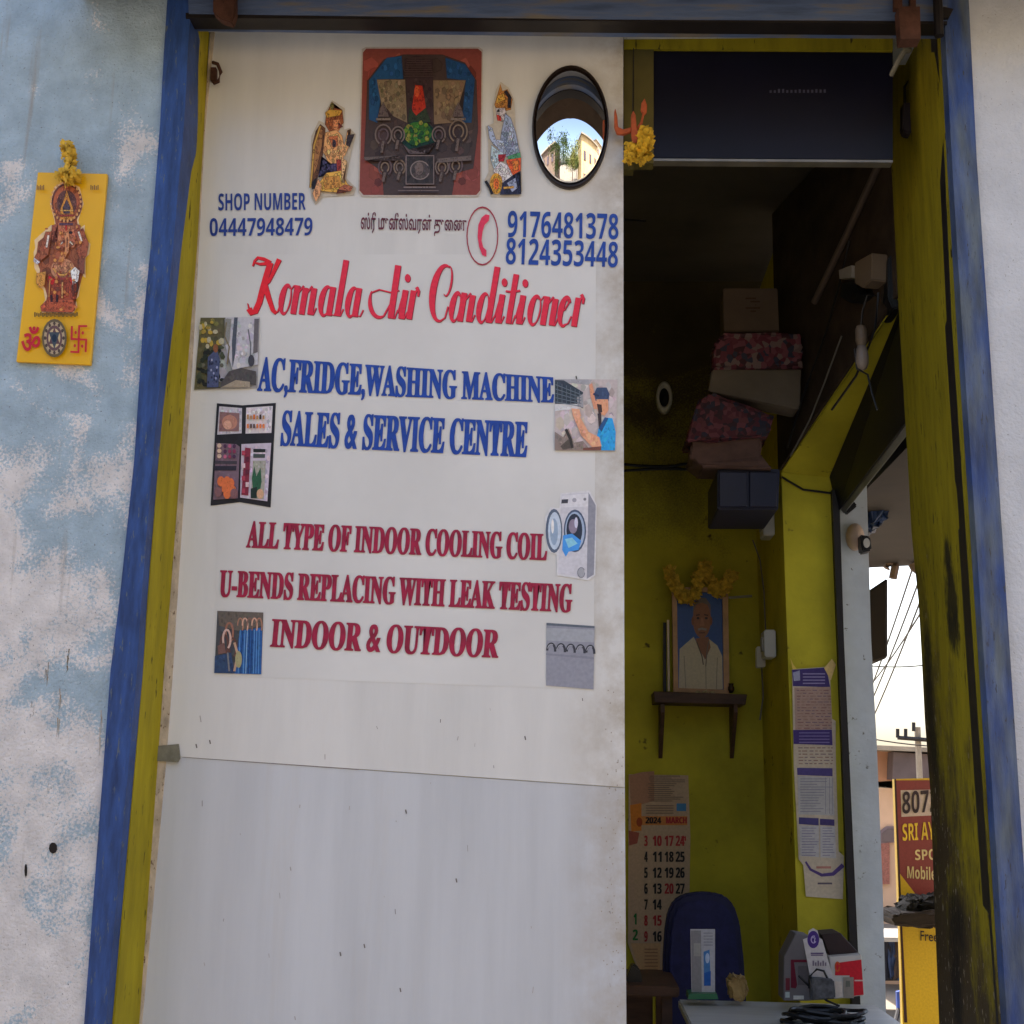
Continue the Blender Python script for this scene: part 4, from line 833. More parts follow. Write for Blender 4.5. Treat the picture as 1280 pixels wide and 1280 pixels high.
MB().prism([(904, 360), (972, 360), (974, 414), (905, 414)], YS, YS + .1).bevel(.003).build('carton_body', M_card, cb)
A = [(rect(932 + (k % 3) * 6, 372 + k * 4, 945 + (k % 2) * 5, 374 + k * 4), S(80, 60, 46)) for k in range(5)]
art('carton_print', A, YS - .0008, cb, PAPER, 0)

# cables along the back wall
for i, (y0, sag, lab) in enumerate(((578, 5, 'upper thin black cable sagging along the back wall'), (590, -2, 'lower thin black cable running along the back wall'))):
    pts = [U(760 + 125 * k / 12, y0 + sag * math.sin(math.pi * k / 12) * (1 if k < 9 else .6) - (k * .3 if i else 0), BACK_Y - .012) for k in range(13)]
    setp(MB().tube(pts, .0055, 6).build('wall_cable', M_black), lab, 'cable', 'black cables on the back wall')
pts = [(1100, 203), (1060, 290), (1018, 378)]
pts = [BP(x, y, .012) for x, y in pts]
setp(MB().tube(pts, .011, 10).build('conduit', mat('grey brown conduit', S(92, 78, 68), .6)), 'grey brown conduit pipe running back along the side beam', 'pipe')
for i, q_ in enumerate(([(1096, 330), (1090, 400), (1089, 440), (1096, 470), (1094, 500)], [(1085, 440), (1079, 462), (1078, 480), (1088, 492)], [(1040, 470), (1024, 520), (1008, 560), (990, 585)])):
    pass

# wall shelf, portrait, garland
ysf = BACK_Y - .16
shf = thing('wall_shelf', 'small brown wooden wall shelf with two brackets under the garlanded portrait', 'shelf', tuple(U(874, 870, BACK_Y)))
MB().prism([(817, 864), (934, 868), (932, 881), (818, 878)], ysf, BACK_Y - .001).bevel(.002, 1).build('shelf_board', M_wood, shf)
for x in (826, 917):
    q0, q1 = U(x, 880, ysf + .01), U(x + 5, 880, ysf + .01)
    zz1 = U(x, 948, BACK_Y - .01).z
    b = MB(); b.hexa([(q0.x, ysf + .01, q0.z), (q1.x, ysf + .01, q0.z), (q1.x, ysf + .01, q0.z - .03), (q0.x, ysf + .01, q0.z - .03), (q0.x, BACK_Y - .004, q0.z), (q1.x, BACK_Y - .004, q0.z), (q1.x, BACK_Y - .004, zz1), (q0.x, BACK_Y - .004, zz1)])
    b.build('bracket', M_wood, shf)
yp = BACK_Y - .07
por = thing('portrait', 'framed portrait of an elderly man in a white shirt on the wall shelf', 'picture', tuple(U(876, 864, yp)))
fr = MB()
for pp in ([(840, 734), (846, 734), (848, 866), (842, 866)], [(903, 734), (910, 734), (912, 868), (905, 868)], [(846, 734), (903, 734), (903, 740), (846, 740)], [(848, 860), (905, 862), (905, 868), (848, 866)]): fr.prism(pp, yp - .02, yp + .01)
fr.build('frame', mat('gilt brown frame', S(176, 132, 92), .4, .3, 20, metal=.2), por)
z = crop(820, 680, 4.571); q = lambda r_, g_, b_: S(r_, g_, b_, 4.2)
A = [(z([(118, 270), (395, 270), (400, 838), (125, 836)]), S(44, 72, 130, 1.6)),
     (z([(135, 600), (215, 530), (235, 570), (280, 660), (300, 540), (350, 580), (378, 640), (382, 830), (130, 830)]), S(206, 190, 160, 1.0)),
     (z([(225, 540), (300, 530), (312, 590), (282, 660), (240, 590)]), S(150, 96, 66)), (z(ell(262, 430, 52, 108, 24)), S(156, 100, 70)), (z([(210, 400), (214, 340), (245, 306), (285, 308), (310, 345), (316, 400), (300, 350), (262, 335), (226, 350)]), S(120, 104, 96)),
     (z(ell(210, 440, 8, 26, 10)), S(140, 86, 60)), (z(ell(314, 440, 8, 26, 10)), S(140, 86, 60)),
     (z(stroke([(228, 408), (250, 404)], 7)), S(60, 40, 32)), (z(stroke([(274, 404), (298, 408)], 7)), S(60, 40, 32)), (z(ell(240, 424, 9, 7, 10)), S(40, 28, 26)), (z(ell(287, 424, 9, 7, 10)), S(40, 28, 26)),
     (z([(258, 420), (268, 420), (278, 468), (250, 470)]), S(176, 116, 84)), (z(stroke([(240, 490), (262, 484), (288, 490)], 12)), S(150, 140, 134)), (z(stroke([(246, 508), (280, 508)], 6)), S(96, 46, 42)),
     (z(stroke([(232, 560), (262, 640), (270, 690)], 6)), S(90, 70, 60)), (z(stroke([(300, 556), (290, 620), (284, 700)], 6)), S(120, 104, 90)), (z(stroke([(284, 700), (286, 830)], 4)), S(150, 136, 116)), (z(stroke([(160, 640), (170, 830)], 5)), S(160, 146, 124)), (z(stroke([(350, 650), (344, 830)], 5)), S(160, 146, 124))]
art('portrait_print', A, yp - .004, por, step=.0002, thick=.01)
gar = thing('flower_garland', 'dried yellow flower garland draped over the top of the portrait', 'garland', tuple(U(876, 735, yp - .03)))
b = MB(); rnd = random.Random(31)
path = [(838, 715), (842, 728), (848, 738), (856, 748), (866, 745), (872, 732), (876, 716), (882, 708), (886, 722), (894, 738), (904, 736), (912, 726), (917, 714)]
k = 0
for (x0, y0), (x1, y1) in zip(path, path[1:]):
    for u_ in (0, .3, .5, .75):
        b.petals(U(x0 + (x1 - x0) * u_ + rnd.uniform(-1.5, 1.5), y0 + (y1 - y0) * u_ + rnd.uniform(-3, 3), yp - .035), .026, 34, 1, 300 + k); k += 1
b.build('flower_string', M_gold, gar)
b = MB().tube([U(x, y + 2, yp - .028) for x, y in path], .004, 6); b.build('thread', mat('dark dried leaf', S(70, 40, 36), .8), gar)
setp(MB().tube([U(835, 775, yp), U(836, 864, yp)], .0045, 10).build('white_candle', mat('white tube', S(226, 206, 184), .5)), 'thin white stick standing at the left end of the wall shelf', 'candle')
setp(MB().prism([(829, 778), (833, 778), (833, 865), (829, 865)], yp + .02, yp + .03).build('dark_strip', M_dark), 'dark narrow strip leaning behind the white stick on the shelf', 'strip')
bw = U(912, 858, ysf + .05)
setp(MB().lathe(U(914, 866, ysf + .05), [(.006, 0), (.012, .01), (.012, .02), (.008, .026), (.01, .034)], 14).build('brass_lamp', mat('dark brass', S(70, 52, 34), .4, .3, 20, metal=.6), None, True), 'little dark brass oil lamp on the right end of the shelf', 'lamp')
b = MB().petals(U(882, 866, ysf + .02), .012, 40, 1, 5).petals(U(872, 867, ysf + .02), .012, 40, 1, 6).petals(U(891, 867, ysf + .02), .01, 30, 1, 7)
setp(b.build('loose_flowers', mat('pale petals', S(190, 170, 130), .8, .3, 50)), 'small heap of pale petals at the middle of the shelf edge', 'petals')

# switch boxes on the dark side of the pier
def pier_side(px, py, wpx, hpx, name, lab, grp=None, lid=True):
    Yq = 1.38 + (978 - px) * .012
    c_ = UX(px, py, pL); hw = .016; hh = hpx / F * (c_.y + 3) / 2
    o = thing(name, lab, 'switch box', tuple(c_), grp)
    MB().box(pL - .04, pL - .001, c_.y - .05 * wpx / 10, c_.y + .05 * wpx / 10, c_.z - hh, c_.z + hh).bevel(.004).build('box_body', M_white, o)
    MB().box(pL - .046, pL - .0405, c_.y - .02, c_.y + .02, c_.z - hh * .5, c_.z + hh * .5).bevel(.001, 1).build('switch', mat('grey plastic', S(150, 146, 140), .5), o)
pier_side(966, 656, 10, 34, 'switch_box', 'upper pale switch box on the shaded pier side', 'switch boxes on the pier side')
pier_side(968, 806, 9, 34, 'switch_box', 'lower pale switch box on the pier side, beside the hanging adapter', 'switch boxes on the pier side')
ad = thing('power_adapter', 'pale power adapter hanging beside the lower switch box', 'adapter', tuple(U(951, 822, 1.75)))
MB().prism([(946, 808), (957, 808), (957, 834), (946, 834)], 1.72, 1.76).bevel(.003).build('adapter_body', M_white, ad)
MB().tube([U(941, 675, 1.8), U(950, 700, 1.78), U(955, 740, 1.76), U(957, 790, 1.75), U(952, 809, 1.745)], .003, 6).tube([U(952, 833, 1.745), U(954, 870, 1.75), U(950, 900, 1.77)], .003, 6).build('lead', mat('grey lead', S(110, 106, 100), .5), ad)
setp(MB().tube([U(911, 747, 1.9), U(940, 745, 1.9)], .005, 6).build('wall_rod', mat('pale metal', S(150, 145, 128), .5, .3, 20, metal=.3)), 'short pale rod sticking out to the right of the portrait', 'rod')

# poster on the pier
q = lambda r_, g_, b_: S(r_, g_, b_, 1.25)
z = crop(940, 800, 3.556); yq = PIER_Y - .006
A = [(z([(178, 130), (345, 118), (356, 350), (372, 360), (372, 500), (385, 940), (408, 960), (404, 1152), (240, 1140), (228, 1000), (208, 975), (186, 560)]), q(186, 172, 152)),
     (z([(178, 132), (330, 122), (348, 210), (182, 205)]), q(70, 58, 110)), (z([(182, 145), (212, 135), (214, 180), (186, 182)]), q(150, 150, 176)),
     (z([(188, 212), (350, 208), (356, 395), (192, 405)]), q(166, 140, 128)), (z([(183, 400), (355, 398), (358, 468), (185, 462)]), q(70, 56, 112)),
     (z([(200, 568), (358, 570), (358, 606), (202, 600)]), q(76, 66, 116)), (z([(204, 604), (360, 610), (366, 780), (206, 775)]), q(172, 168, 166)), (z([(208, 788), (296, 792), (296, 824), (208, 818)]), q(70, 64, 110)), (z([(302, 794), (366, 798), (366, 826), (302, 822)]), q(70, 60, 104)),
     (z([(210, 824), (296, 826), (298, 965), (214, 960)]), q(176, 172, 172)), (z([(303, 828), (368, 830), (374, 970), (304, 966)]), q(180, 176, 176)),
     (z(stroke([(238, 985), (260, 1020), (310, 1045), (360, 1040), (405, 1000)], 8, 20)), q(84, 66, 120)), (z([(180, 130), (170, 80), (184, 110), (200, 130)]), q(206, 180, 90)), (z([(320, 125), (355, 84), (372, 110), (350, 180)]), q(214, 184, 120))]
rnd = random.Random(8)
for y in list(range(222, 392, 13)) + list(range(478, 560, 14)):
    x = 196; sh_ = (y - 130) * .02
    while x < 345:
        wv = rnd.uniform(8, 26); A.append((z(rect(x + sh_, y, min(x + wv, 348) + sh_, y + 4)), q(*rnd.choice([(130, 96, 92), (120, 100, 110), (150, 120, 110)])))); x += wv + rnd.uniform(4, 12)
for y in range(150, 200, 14): A.append((z(rect(222, y, 320, y + 5)), q(140, 130, 170)))
for y in range(412, 458, 14): A.append((z(rect(205, y, 340, y + 4)), q(120, 110, 156)))
for y in range(616, 772, 12): A.append((z(rect(210, y, rnd.uniform(280, 355), y + 3)), q(126, 124, 136)))
for y in range(834, 955, 12): A.append((z(rect(216, y, rnd.uniform(260, 292), y + 3)), q(120, 116, 140))); A.append((z(rect(308, y, rnd.uniform(340, 366), y + 3)), q(120, 116, 140)))
for x in (320, 338, 350): A.append((z(rect(x, 612, x + 2, 772)), q(120, 118, 130)))
A += [(z(rect(280, 1004, 345, 1014)), q(160, 110, 100)), (z(rect(286, 1076, 350, 1084)), q(90, 80, 90))]
setp(art('notice_poster', A, yq, None, PAPER, .00012, thick=.0015), 'long purple headed notice poster taped on the yellow pier', 'poster')

# calendar
yc = BACK_Y - .008; z = crop(770, 940, 3.765); q = lambda r_, g_, b_: S(r_, g_, b_, 1.35)
A = [(z([(60, 105), (340, 110), (350, 400), (345, 700), (300, 1060), (110, 1055), (56, 900)]), q(176, 150, 124)), (z([(62, 110), (120, 95), (180, 90), (180, 230), (70, 260)]), q(160, 120, 96)), (z([(66, 250), (120, 240), (120, 370), (72, 374)]), q(196, 120, 50)), (z(rect(120, 302, 335, 344)), q(190, 124, 66)), (z(ell(110, 330, 14, 22)), q(150, 70, 40)),
     (z(rect(285, 242, 330, 278)), q(70, 120, 160)), (z([(70, 900), (210, 900), (205, 1050), (115, 1050)]), q(186, 150, 110)), (z([(60, 370), (90, 376), (110, 380), (100, 430), (62, 440)]), q(150, 84, 70))]
for y in range(112, 236, 9): A.append((z(rect(150 + rnd.uniform(0, 15), y, rnd.uniform(250, 328), y + 3)), q(110, 96, 86)))
for y in range(250, 296, 12): A.append((z(rect(140, y, 270, y + 4)), q(130, 110, 96)))
for y in range(925, 1040, 16): A.append((z(rect(134, y, 196, y + 4)), q(140, 100, 80)))
cal = thing('wall_calendar', 'tear off March wall calendar hanging on the back wall beside the door', 'calendar', tuple(U(820, 965, yc)))
art('calendar_sheet', A, yc, cal, PAPER, .0002, thick=.003)
M_blk = mat('calendar black ink', S(40, 34, 34, 1.2), .7, .2, 30); M_ci = mat('calendar red ink', S(170, 50, 50, 1.2), .7, .2, 30); M_gr = mat('calendar green ink', S(30, 110, 50, 1.2), .7, .2, 30)
def cl(txt, x0, y0, x1, y1, m): lettering('date_print', txt, [z([p])[0] for p in ((x0, y0), (x1, y0), (x1, y1), (x0, y1))], yc - .003, m, cal, 0, fat=.35)
cl(SANS('2024'), 140, 308, 212, 336, M_blk); cl(SANS('MARCH'), 236, 308, 332, 336, M_ci)
cols = [(130, 24), (174, 40), (230, 40), (282, 40)]
for r_, row in enumerate((('3', '10', '17', '24'), ('4', '11', '18', '25'), ('5', '12', '19', '26'), ('6', '13', '20', '27'), ('7', '14', '21', '28'), ('8', '15', '22', '29'), ('9', '16', '23', '30'))):
    for (x, wv), tx in zip(cols, row):
        if r_ > 3 and x > 220: continue
        y = 396 + r_ * 75; hol = r_ == 0 or (tx in ('8', '20', '15', '9'))
        cl(SANS(tx), x + (4 if wv == 24 else 0), y, x + wv - (6 if wv == 24 else 0), y + 46, M_ci if hol else M_blk)
cl(SANS('31'), 306, 398, 328, 418, M_ci); cl(SANS('1'), 84, 762, 96, 812, M_gr); cl(SANS('2'), 80, 838, 102, 886, M_gr)

# chair behind the desk
ych = 1.45
ch = thing('office_chair', 'dark navy office chair with rounded high back behind the counter', 'chair', tuple(U(880, 1500, ych)))
cp = [(829, 1250), (829, 1200), (831, 1165), (835, 1140), (842, 1126), (855, 1118), (875, 1115), (892, 1116), (907, 1120), (918, 1132), (925, 1155), (930, 1200), (933, 1250), (934, 1290), (828, 1290)]
MB().prism(cp, ych, ych + .05).bevel(.008, 3).build('backrest', M_chair, ch)
MB().prism([(881 + (x - 881) * .86, 1215 + (y - 1215) * .9) for x, y in cp], ych - .012, ych - .0005).bevel(.004, 2).build('back_pad', mat('navy chair pad', S(34, 36, 78), .85, .3, 40, .4, 260), ch)
pc = U(881, 1290, ych)
MB().box(pc.x - .16, pc.x + .16, ych - .3, ych, .44, .51).bevel(.02, 3).build('seat', M_chair, ch)
MB().box(pc.x - .02, pc.x + .02, ych + .02, ych + .045, .46, pc.z + .02).build('back_support', M_black, ch)
MB().tube([(pc.x, ych - .15, .05), (pc.x, ych - .15, .44)], .025).build('column', M_black, ch)
b = MB()
for k in range(5): b.tube([(pc.x, ych - .15, .06), (pc.x + .18 * math.cos(k * 1.2566), ych - .15 + .18 * math.sin(k * 1.2566), .03)], .016)
b.build('base', M_black, ch)

# counter
yk0, yk1 = .45, 1.1
zt_ = U(950, 1262, .95).z
M_ctr = mat('pale grey laminate', S(200, 198, 194), .45, .15, 5, .05, stretch=(.6, 6, 1))
xl = U(862, 1270, .7).x
ctr = thing('shop_counter', 'pale grey topped counter inside the doorway carrying the boxes', 'counter', (xl + .3, .8, 0))
b = MB(); b.box(xl, .88, yk0, yk1, zt_ - .025, zt_).bevel(.004); b.build('counter_top', M_ctr, ctr)
MB().box(xl + .02, .86, yk0 + .03, yk1 - .03, .06, zt_ - .026).build('counter_body', mat('grey ply', S(120, 116, 110), .6, .2), ctr)
MB().box(xl + .0, xl + .86 - xl * 0 - .2, yk0 + .005, yk0 + .028, .1, zt_ - .03).build('front_board', M_ctr, ctr)
tb = thing('side_desk', 'dark brown desk behind the door edge left of the pale counter', 'desk', (U(815, 1240, 1.2).x, 1.25, 0))
zt2 = U(815, 1228, 1.2).z; x0, x1 = U(650, 1240, 1.1).x, U(850, 1240, 1.1).x
MB().box(x0, x1, 1.12, 1.5, zt2 - .03, zt2).bevel(.004).build('desk_top', M_wood, tb)
for sx in (x0 + .02, x1 - .05):
    for sy in (1.14, 1.45): MB().box(sx, sx + .03, sy, sy + .03, 0, zt2 - .031).build('leg', M_wood, tb)
MB().box(x0 + .06, x1 - .06, 1.46, 1.475, zt2 - .3, zt2 - .031).build('modesty_panel', M_wood, tb)
setp(MB().prism([(783, 1222), (790, 1205), (800, 1212), (803, 1225), (803, 1233), (783, 1233)], 1.2, 1.26).bevel(.004).build('dark_pouch', M_black), 'small black pouch on the brown desk by the door edge', 'pouch')
# acrylic stand
ya = 1.0; q = lambda r_, g_, b_: S(r_, g_, b_, 1.15)
zb = U(878, 1248, ya)
st = thing('acrylic_stand', 'clear leaflet stand with green foot on the counter in front of the chair', 'stand', tuple(zb))
z = crop(770, 940, 3.765)
art('leaflet', [(z([(350, 834), (466, 834), (466, 1140), (356, 1140)]), q(170, 172, 182)), (z([(352, 840), (400, 840), (404, 1136), (358, 1136)]), q(130, 130, 136)), (z([(412, 940), (440, 930), (446, 1090), (414, 1090)]), q(70, 120, 180)), (z([(414, 1040), (446, 1030), (446, 1100), (414, 1100)]), q(40, 90, 170)), (z(ell(430, 970, 10, 24)), q(170, 190, 220)), (z(rect(366, 900, 398, 960)), q(150, 150, 150))] + [(z(rect(412, 850 + k * 14, 455, 854 + k * 14)), q(130, 134, 150)) for k in range(5)], ya, st, PAPER, .0003, thick=.004)
MB().prism([(861, 1242), (896, 1242), (898, 1249), (860, 1249)], ya - .03, ya + .05).build('foot', mat('green acrylic', S(40, 110, 76), .3, .1), st)
# crumpled bag
bag = MB().prism([(911, 1228), (916, 1220), (924, 1224), (932, 1222), (935, 1238), (930, 1252), (914, 1248)], .98, 1.04).bevel(.004).rough(.006, 2, 5)
setp(bag.build('crumpled_bag', mat('tan plastic bag', S(176, 146, 92), .6, .4, 20)), 'crumpled tan bag on the counter right of the leaflet stand', 'bag')
# boxes on the counter
z = crop(940, 1100, 4.571); yb = .86
box1 = thing('grey_carton', 'grey open topped carton with a dark red print on the counter', 'carton', tuple(U(1000, 1254, yb)))
MB().prism(z([(180, 690), (182, 440), (250, 305), (330, 320), (345, 480), (345, 690)]), yb + .05, yb + .15).bevel(.002, 1).build('carton_body', mat('grey carton', S(120, 114, 116), .7, .2), box1)
art('carton_print', [(z([(222, 455), (326, 455), (326, 470), (240, 470), (258, 600), (250, 620), (222, 615)]), S(110, 30, 50)), (z(rect(190, 640, 215, 672)), S(190, 200, 196)), (z(rect(236, 660, 296, 682)), S(220, 216, 206)), (z(rect(192, 560, 216, 630)), S(120, 50, 60)), (z(rect(262, 490, 320, 600)), S(100, 94, 96))], yb + .049, box1, PAPER, .0003)
box2 = thing('red_carton', 'red and white carton with a dark lid standing right of the payment sign', 'carton', tuple(U(1062, 1254, yb)))
MB().prism(z([(440, 440), (625, 425), (640, 660), (470, 680)]), yb + .06, yb + .2).bevel(.002, 1).build('carton_body', mat('white carton', S(206, 198, 190), .6, .1), box2)
MB().prism(z([(395, 312), (505, 302), (610, 415), (615, 432), (445, 438)]), yb + .1, yb + .22).bevel(.002, 1).build('lid', mat('dark brown lid', S(52, 34, 34), .6), box2)
art('carton_print', [(z([(478, 475), (625, 455), (638, 655), (560, 665), (558, 545), (474, 545)]), S(206, 40, 52)), (z(stroke(arc(488, 495, 12, 26, 0, 340), 8)), S(200, 90, 40)), (z([(520, 555), (580, 555), (582, 675), (522, 675)]), S(150, 138, 126)), (z([(474, 580), (515, 580), (518, 670), (478, 672)]), S(216, 200, 186)), (z(rect(585, 570, 632, 578)), S(230, 190, 180)), (z(rect(535, 575, 560, 610)), S(110, 110, 100))], yb + .0585, box2, PAPER, .0003)
pay = thing('payment_sign', 'white pointed payment sign with a round purple emblem on the counter', 'sign', tuple(U(1022, 1250, yb)))
art('sign_card', [(z([(292, 340), (318, 330), (325, 290), (350, 275), (375, 290), (385, 330), (402, 340), (475, 600), (455, 680), (345, 620)]), S(206, 198, 196)), (z(ell(350, 340, 34, 50)), S(80, 56, 130)), (z(stroke(arc(352, 340, 14, 20, 30, 300), 6)), S(190, 170, 210)), (z(stroke([(345, 330), (360, 330), (356, 356)], 5)), S(210, 200, 224)), (z(rect(335, 415, 408, 422)), S(90, 70, 120)), (z(rect(336, 426, 406, 432)), S(110, 90, 130))] + [(z(rect(345 + k * 14, 460 + (k % 2) * 10, 354 + k * 14, 490)), S(130, 116, 130)) for k in range(6)], yb + .02, pay, PAPER, .0003, thick=.004)
cb_ = thing('cable_coil', 'loose coil of black cable lying in front of the cartons', 'cable', tuple(U(1010, 1255, yb - .1)))
b = MB(); rnd = random.Random(6); cc_ = U(1030, 1268, .72)
for k in range(9):
    r1, r2 = rnd.uniform(.07, .1), rnd.uniform(.04, .07); ph = rnd.uniform(0, 6); ox = rnd.uniform(-.04, .04)
    b.tube([(cc_.x + ox + r1 * math.cos(ph + j * .35), cc_.y + r2 * math.sin(ph + j * .35), zt_ + .008 + k * .0035 + .004 * math.sin(j)) for j in range(19)], .005, 6)
b.build('coil', M_black, cb_)
MB().tube([U(*z([p])[0], yb + .0) for p in ((265, 545), (310, 590), (370, 650), (430, 690), (500, 720))], .0035, 6).tube([U(*z([p])[0], yb) for p in ((325, 620), (330, 550), (370, 510), (410, 520), (430, 560), (440, 620))], .0035, 6).build('loose_loop', M_black, cb_)
ads = boxart('grey_adapter', z([(335, 560), (470, 570), (478, 680), (340, 690)]), yb - .02, .035, mat('mottled grey plastic', S(96, 96, 100), .6, .6, 60), 'mottled grey adapter block in front of the payment sign', 'adapter', bev=.004)

# fittings hanging inside the side opening
b1 = thing('meter_box', 'grey meter box with terminals mounted high on the side beam', 'meter box', tuple(BP(1095, 345)))
def onbeam(px, d0, d1): return MB().loft([BP(x, y, d0) for x, y in px], [BP(x, y, d0) + nb_ * (d1 - d0) for x, y in px])
onbeam([(1088, 330), (1110, 318), (1110, 352), (1098, 362), (1088, 356)], 0, .05).bevel(.003).build('box_body', mat('beige plastic', S(118, 102, 86), .5, .2), b1)
onbeam([(1072, 340), (1088, 334), (1088, 349), (1073, 351)], .0, .06).build('terminal', mat('pale contacts', S(150, 144, 136), .4), b1)
onbeam([(1070, 356), (1087, 353), (1093, 370), (1080, 380), (1068, 372)], 0, .045).build('socket', M_black, b1)
lp = thing('lamp_bulb', 'unlit white bulb and holder hanging by the side beam', 'lamp', tuple(BP(1077, 420, .05)))
pb = BP(1077, 436, .05)
pb.z += .02; MB().lathe(pb + Vector((0, 0, -.065)), [(.003, -.02), (.013, -.014), (.018, 0), (.019, .02), (.016, .04), (.011, .055)], 18).build('bulb', mat('milky bulb', S(150, 136, 126), .35), lp, True)
MB().lathe(pb + Vector((0, 0, -.012)), [(.012, 0), (.017, .02), (.016, .05), (.012, .06)], 16).build('holder', mat('beige plastic', S(118, 102, 86), .5, .2), lp)
MB().tube([pb + Vector((0, 0, .04)), pb + Vector((.004, -.01, .09)), pb + Vector((.015, -.03, .13)), pb + Vector((.035, -.05, .12))], .003, 6).tube([pb + Vector((-.02, .0, -.02)), pb + Vector((-.015, .0, -.08)), pb + Vector((.012, -.01, -.1)), pb + Vector((.02, -.02, -.16)), pb + Vector((.03, -.03, -.21))], .003, 6).build('flex', M_black, lp)
setp(MB().tube([BP(x, y, .006) for x, y in ((1052, 420), (1030, 480), (1012, 525), (988, 570))], .003, 6).build('wall_cable', mat('grey lead', S(110, 106, 100), .5)), 'thin grey lead running down along the side beam', 'cable')
setp(MB().tube([U(x, y, 1.34) for x, y in ((977, 596), (990, 604), (1004, 612), (1020, 614), (1042, 617))], .004, 6).build('wall_cable', M_black), 'short black lead crossing the top of the yellow pier', 'cable')
for k, (pl_, lab_) in enumerate(((((1062, 300), (1050, 352), (1034, 410), (1002, 500), (984, 560)), 'dark lead sagging behind the bulb along the side beam'), (((1098, 366), (1094, 410), (1086, 432), (1070, 470), (1040, 512)), 'dark lead drooping from the meter box to the beam edge'))):
    setp(MB().tube([BP(x, y, .01 + .01 * (k + i_ % 2)) for i_, (x, y) in enumerate(pl_)], .004, 6).build('beam_lead', M_black), lab_, 'cable')
sp = boxart('black_speaker', [(1110, 322), (1126, 306), (1128, 385), (1116, 386), (1110, 372)], .52, .12, M_black, 'black box speaker hanging beside the meter box at the jamb', 'speaker')

# side shutter box below the side beam
ssx = [(1036, 596), (1060, 572), (1078, 585), (1075, 610), (1047, 641)]
q0 = [U(x, y, 1.34) for x, y in ssx]
sb = thing('side_shutter', 'dark rolled side shutter running under the beam of the side opening', 'shutter', tuple(U(1056, 610, 1.34)))
b = MB(); b.loft(q0, [U(x, y, .505) for x, y in ((1144, 338), (1190, 312), (1212, 340), (1192, 470), (1146, 512))]); b.bevel(.004, 1); b.build('shutter_box', M_navy, sb)
MB().loft([U(x, y, 1.33) for x, y in ((1051, 637), (1057, 630), (1061, 635), (1055, 642))], [U(x, y, .51) for x, y in ((1147, 513), (1153, 505), (1160, 511), (1154, 519))]).build('edge_rail', mat('grey rail', S(130, 130, 130), .5, .3, metal=.3), sb)

# lamp on the pale outer column
lam = thing('column_lamp', 'round pale outdoor lamp with a black camera beside it on the outer column', 'lamp', tuple(U(1068, 672, 1.45)))
c0 = U(1068, 672, 1.448); k1 = 4.45 / F
MB().lathe(c0, [(1, 0), (1, .02), (.7, .04), (.1, .05)], 20, 'Y', 11 * k1, 17 * k1).build('globe', mat('peach white plastic', S(206, 180, 160), .5, .1), lam, True)
MB().prism([(1075, 668), (1088, 670), (1090, 688), (1078, 690)], 1.36, 1.42).bevel(.005).build('camera_body', M_black, lam)
MB().lathe(U(1083, 679, 1.36), [(1, 0), (1, .006), (.6, .006)], 14, 'Y', 4 * k1, 6 * k1).build('lens_ring', M_white, lam)
cl_ = boxart('cable_clip', [(1053, 626), (1064, 622), (1072, 632), (1060, 642)], 1.40, .04, M_black, 'small black bracket under the side shutter at the column top', 'bracket')

# ------------------------------------------------------------------ the side street
ov = thing('side_canopy', 'dark brown sheet canopy jutting over the side street past the column', 'canopy', tuple(U(1115, 660, 2)))
za, zb_ = U(1120, 545, .8).z, U(1120, 712, 3.2).z
MB().hexa([(1.0, .62, za), (2.6, .62, za), (2.6, 3.3, zb_ + .1), (1.0, 3.3, zb_), (1.0, .62, za + .08), (2.6, .62, za + .08), (2.6, 3.3, zb_ + .18), (1.0, 3.3, zb_ + .08)]).build('roof_sheet', mat('brown rusted sheet', S(36, 28, 24), .8, .4, 6), ov)
MB().prism([(1080, 742), (1110, 722), (1110, 822), (1094, 828), (1080, 816)], 3.2, 3.5).bevel(.01, 1).build('hanging_box', mat('brown rusted sheet', S(36, 28, 24), .8, .4, 6), ov)
tarp = boxart('blue_tarp', [(1078, 570), (1106, 560), (1116, 590), (1114, 640), (1098, 662), (1080, 664)], 1.9, .25, mat('dark blue tarpaulin', S(40, 60, 96), .5, .4, 10), 'dark blue tarpaulin roll under the side canopy', 'tarpaulin', rgh=.012, bev=.03)
b = MB()
for k in range(6): b.tube([U(1100 + k * 8 + j * 3, 690 + (k % 3) * 12 - j * 4 + 10 * math.sin(j * 1.3 + k), 3.2) for j in range(4)], .02, 6)
setp(b.build('bunched_cords', mat('dusty cord', S(120, 100, 90), .8, .3, 20)), 'tangle of dusty cords hanging from the side canopy edge', 'cords')
# advertising board
ys_ = 3.4
sg = thing('advertising_board', 'maroon and yellow advertising board with phone number in the side street', 'sign', tuple(U(1160, 1400, ys_)))
z = crop(940, 800, 3.556)
base = [z([(632, 618)])[0], (1330, 968), (1330, 1500), (1135, 1500), (1126, 1200)]
A = [(base, S(196, 160, 30, 1.2)), ([z([(634, 624)])[0], (1330, 974), (1330, 1190)] + z([(760, 1150), (735, 1140), (655, 1035)]), S(128, 54, 50, 1.1)),
     (z([(660, 668), (1000, 660), (1000, 770), (664, 786)]), S(200, 180, 170, 1.0)), (z([(632, 618), (640, 618), (668, 1290), (690, 1700), (676, 1700), (656, 1200)]), S(60, 30, 30))]
art('board_face', A, ys_, sg, PRINT, .0008, thick=.04)
M_bt = mat('dark board ink', S(46, 30, 36), .5); M_byel = mat('yellow board ink', S(226, 186, 50, 1.1), .5); M_bcr = mat('cream board ink', S(220, 196, 140, 1.0), .5)
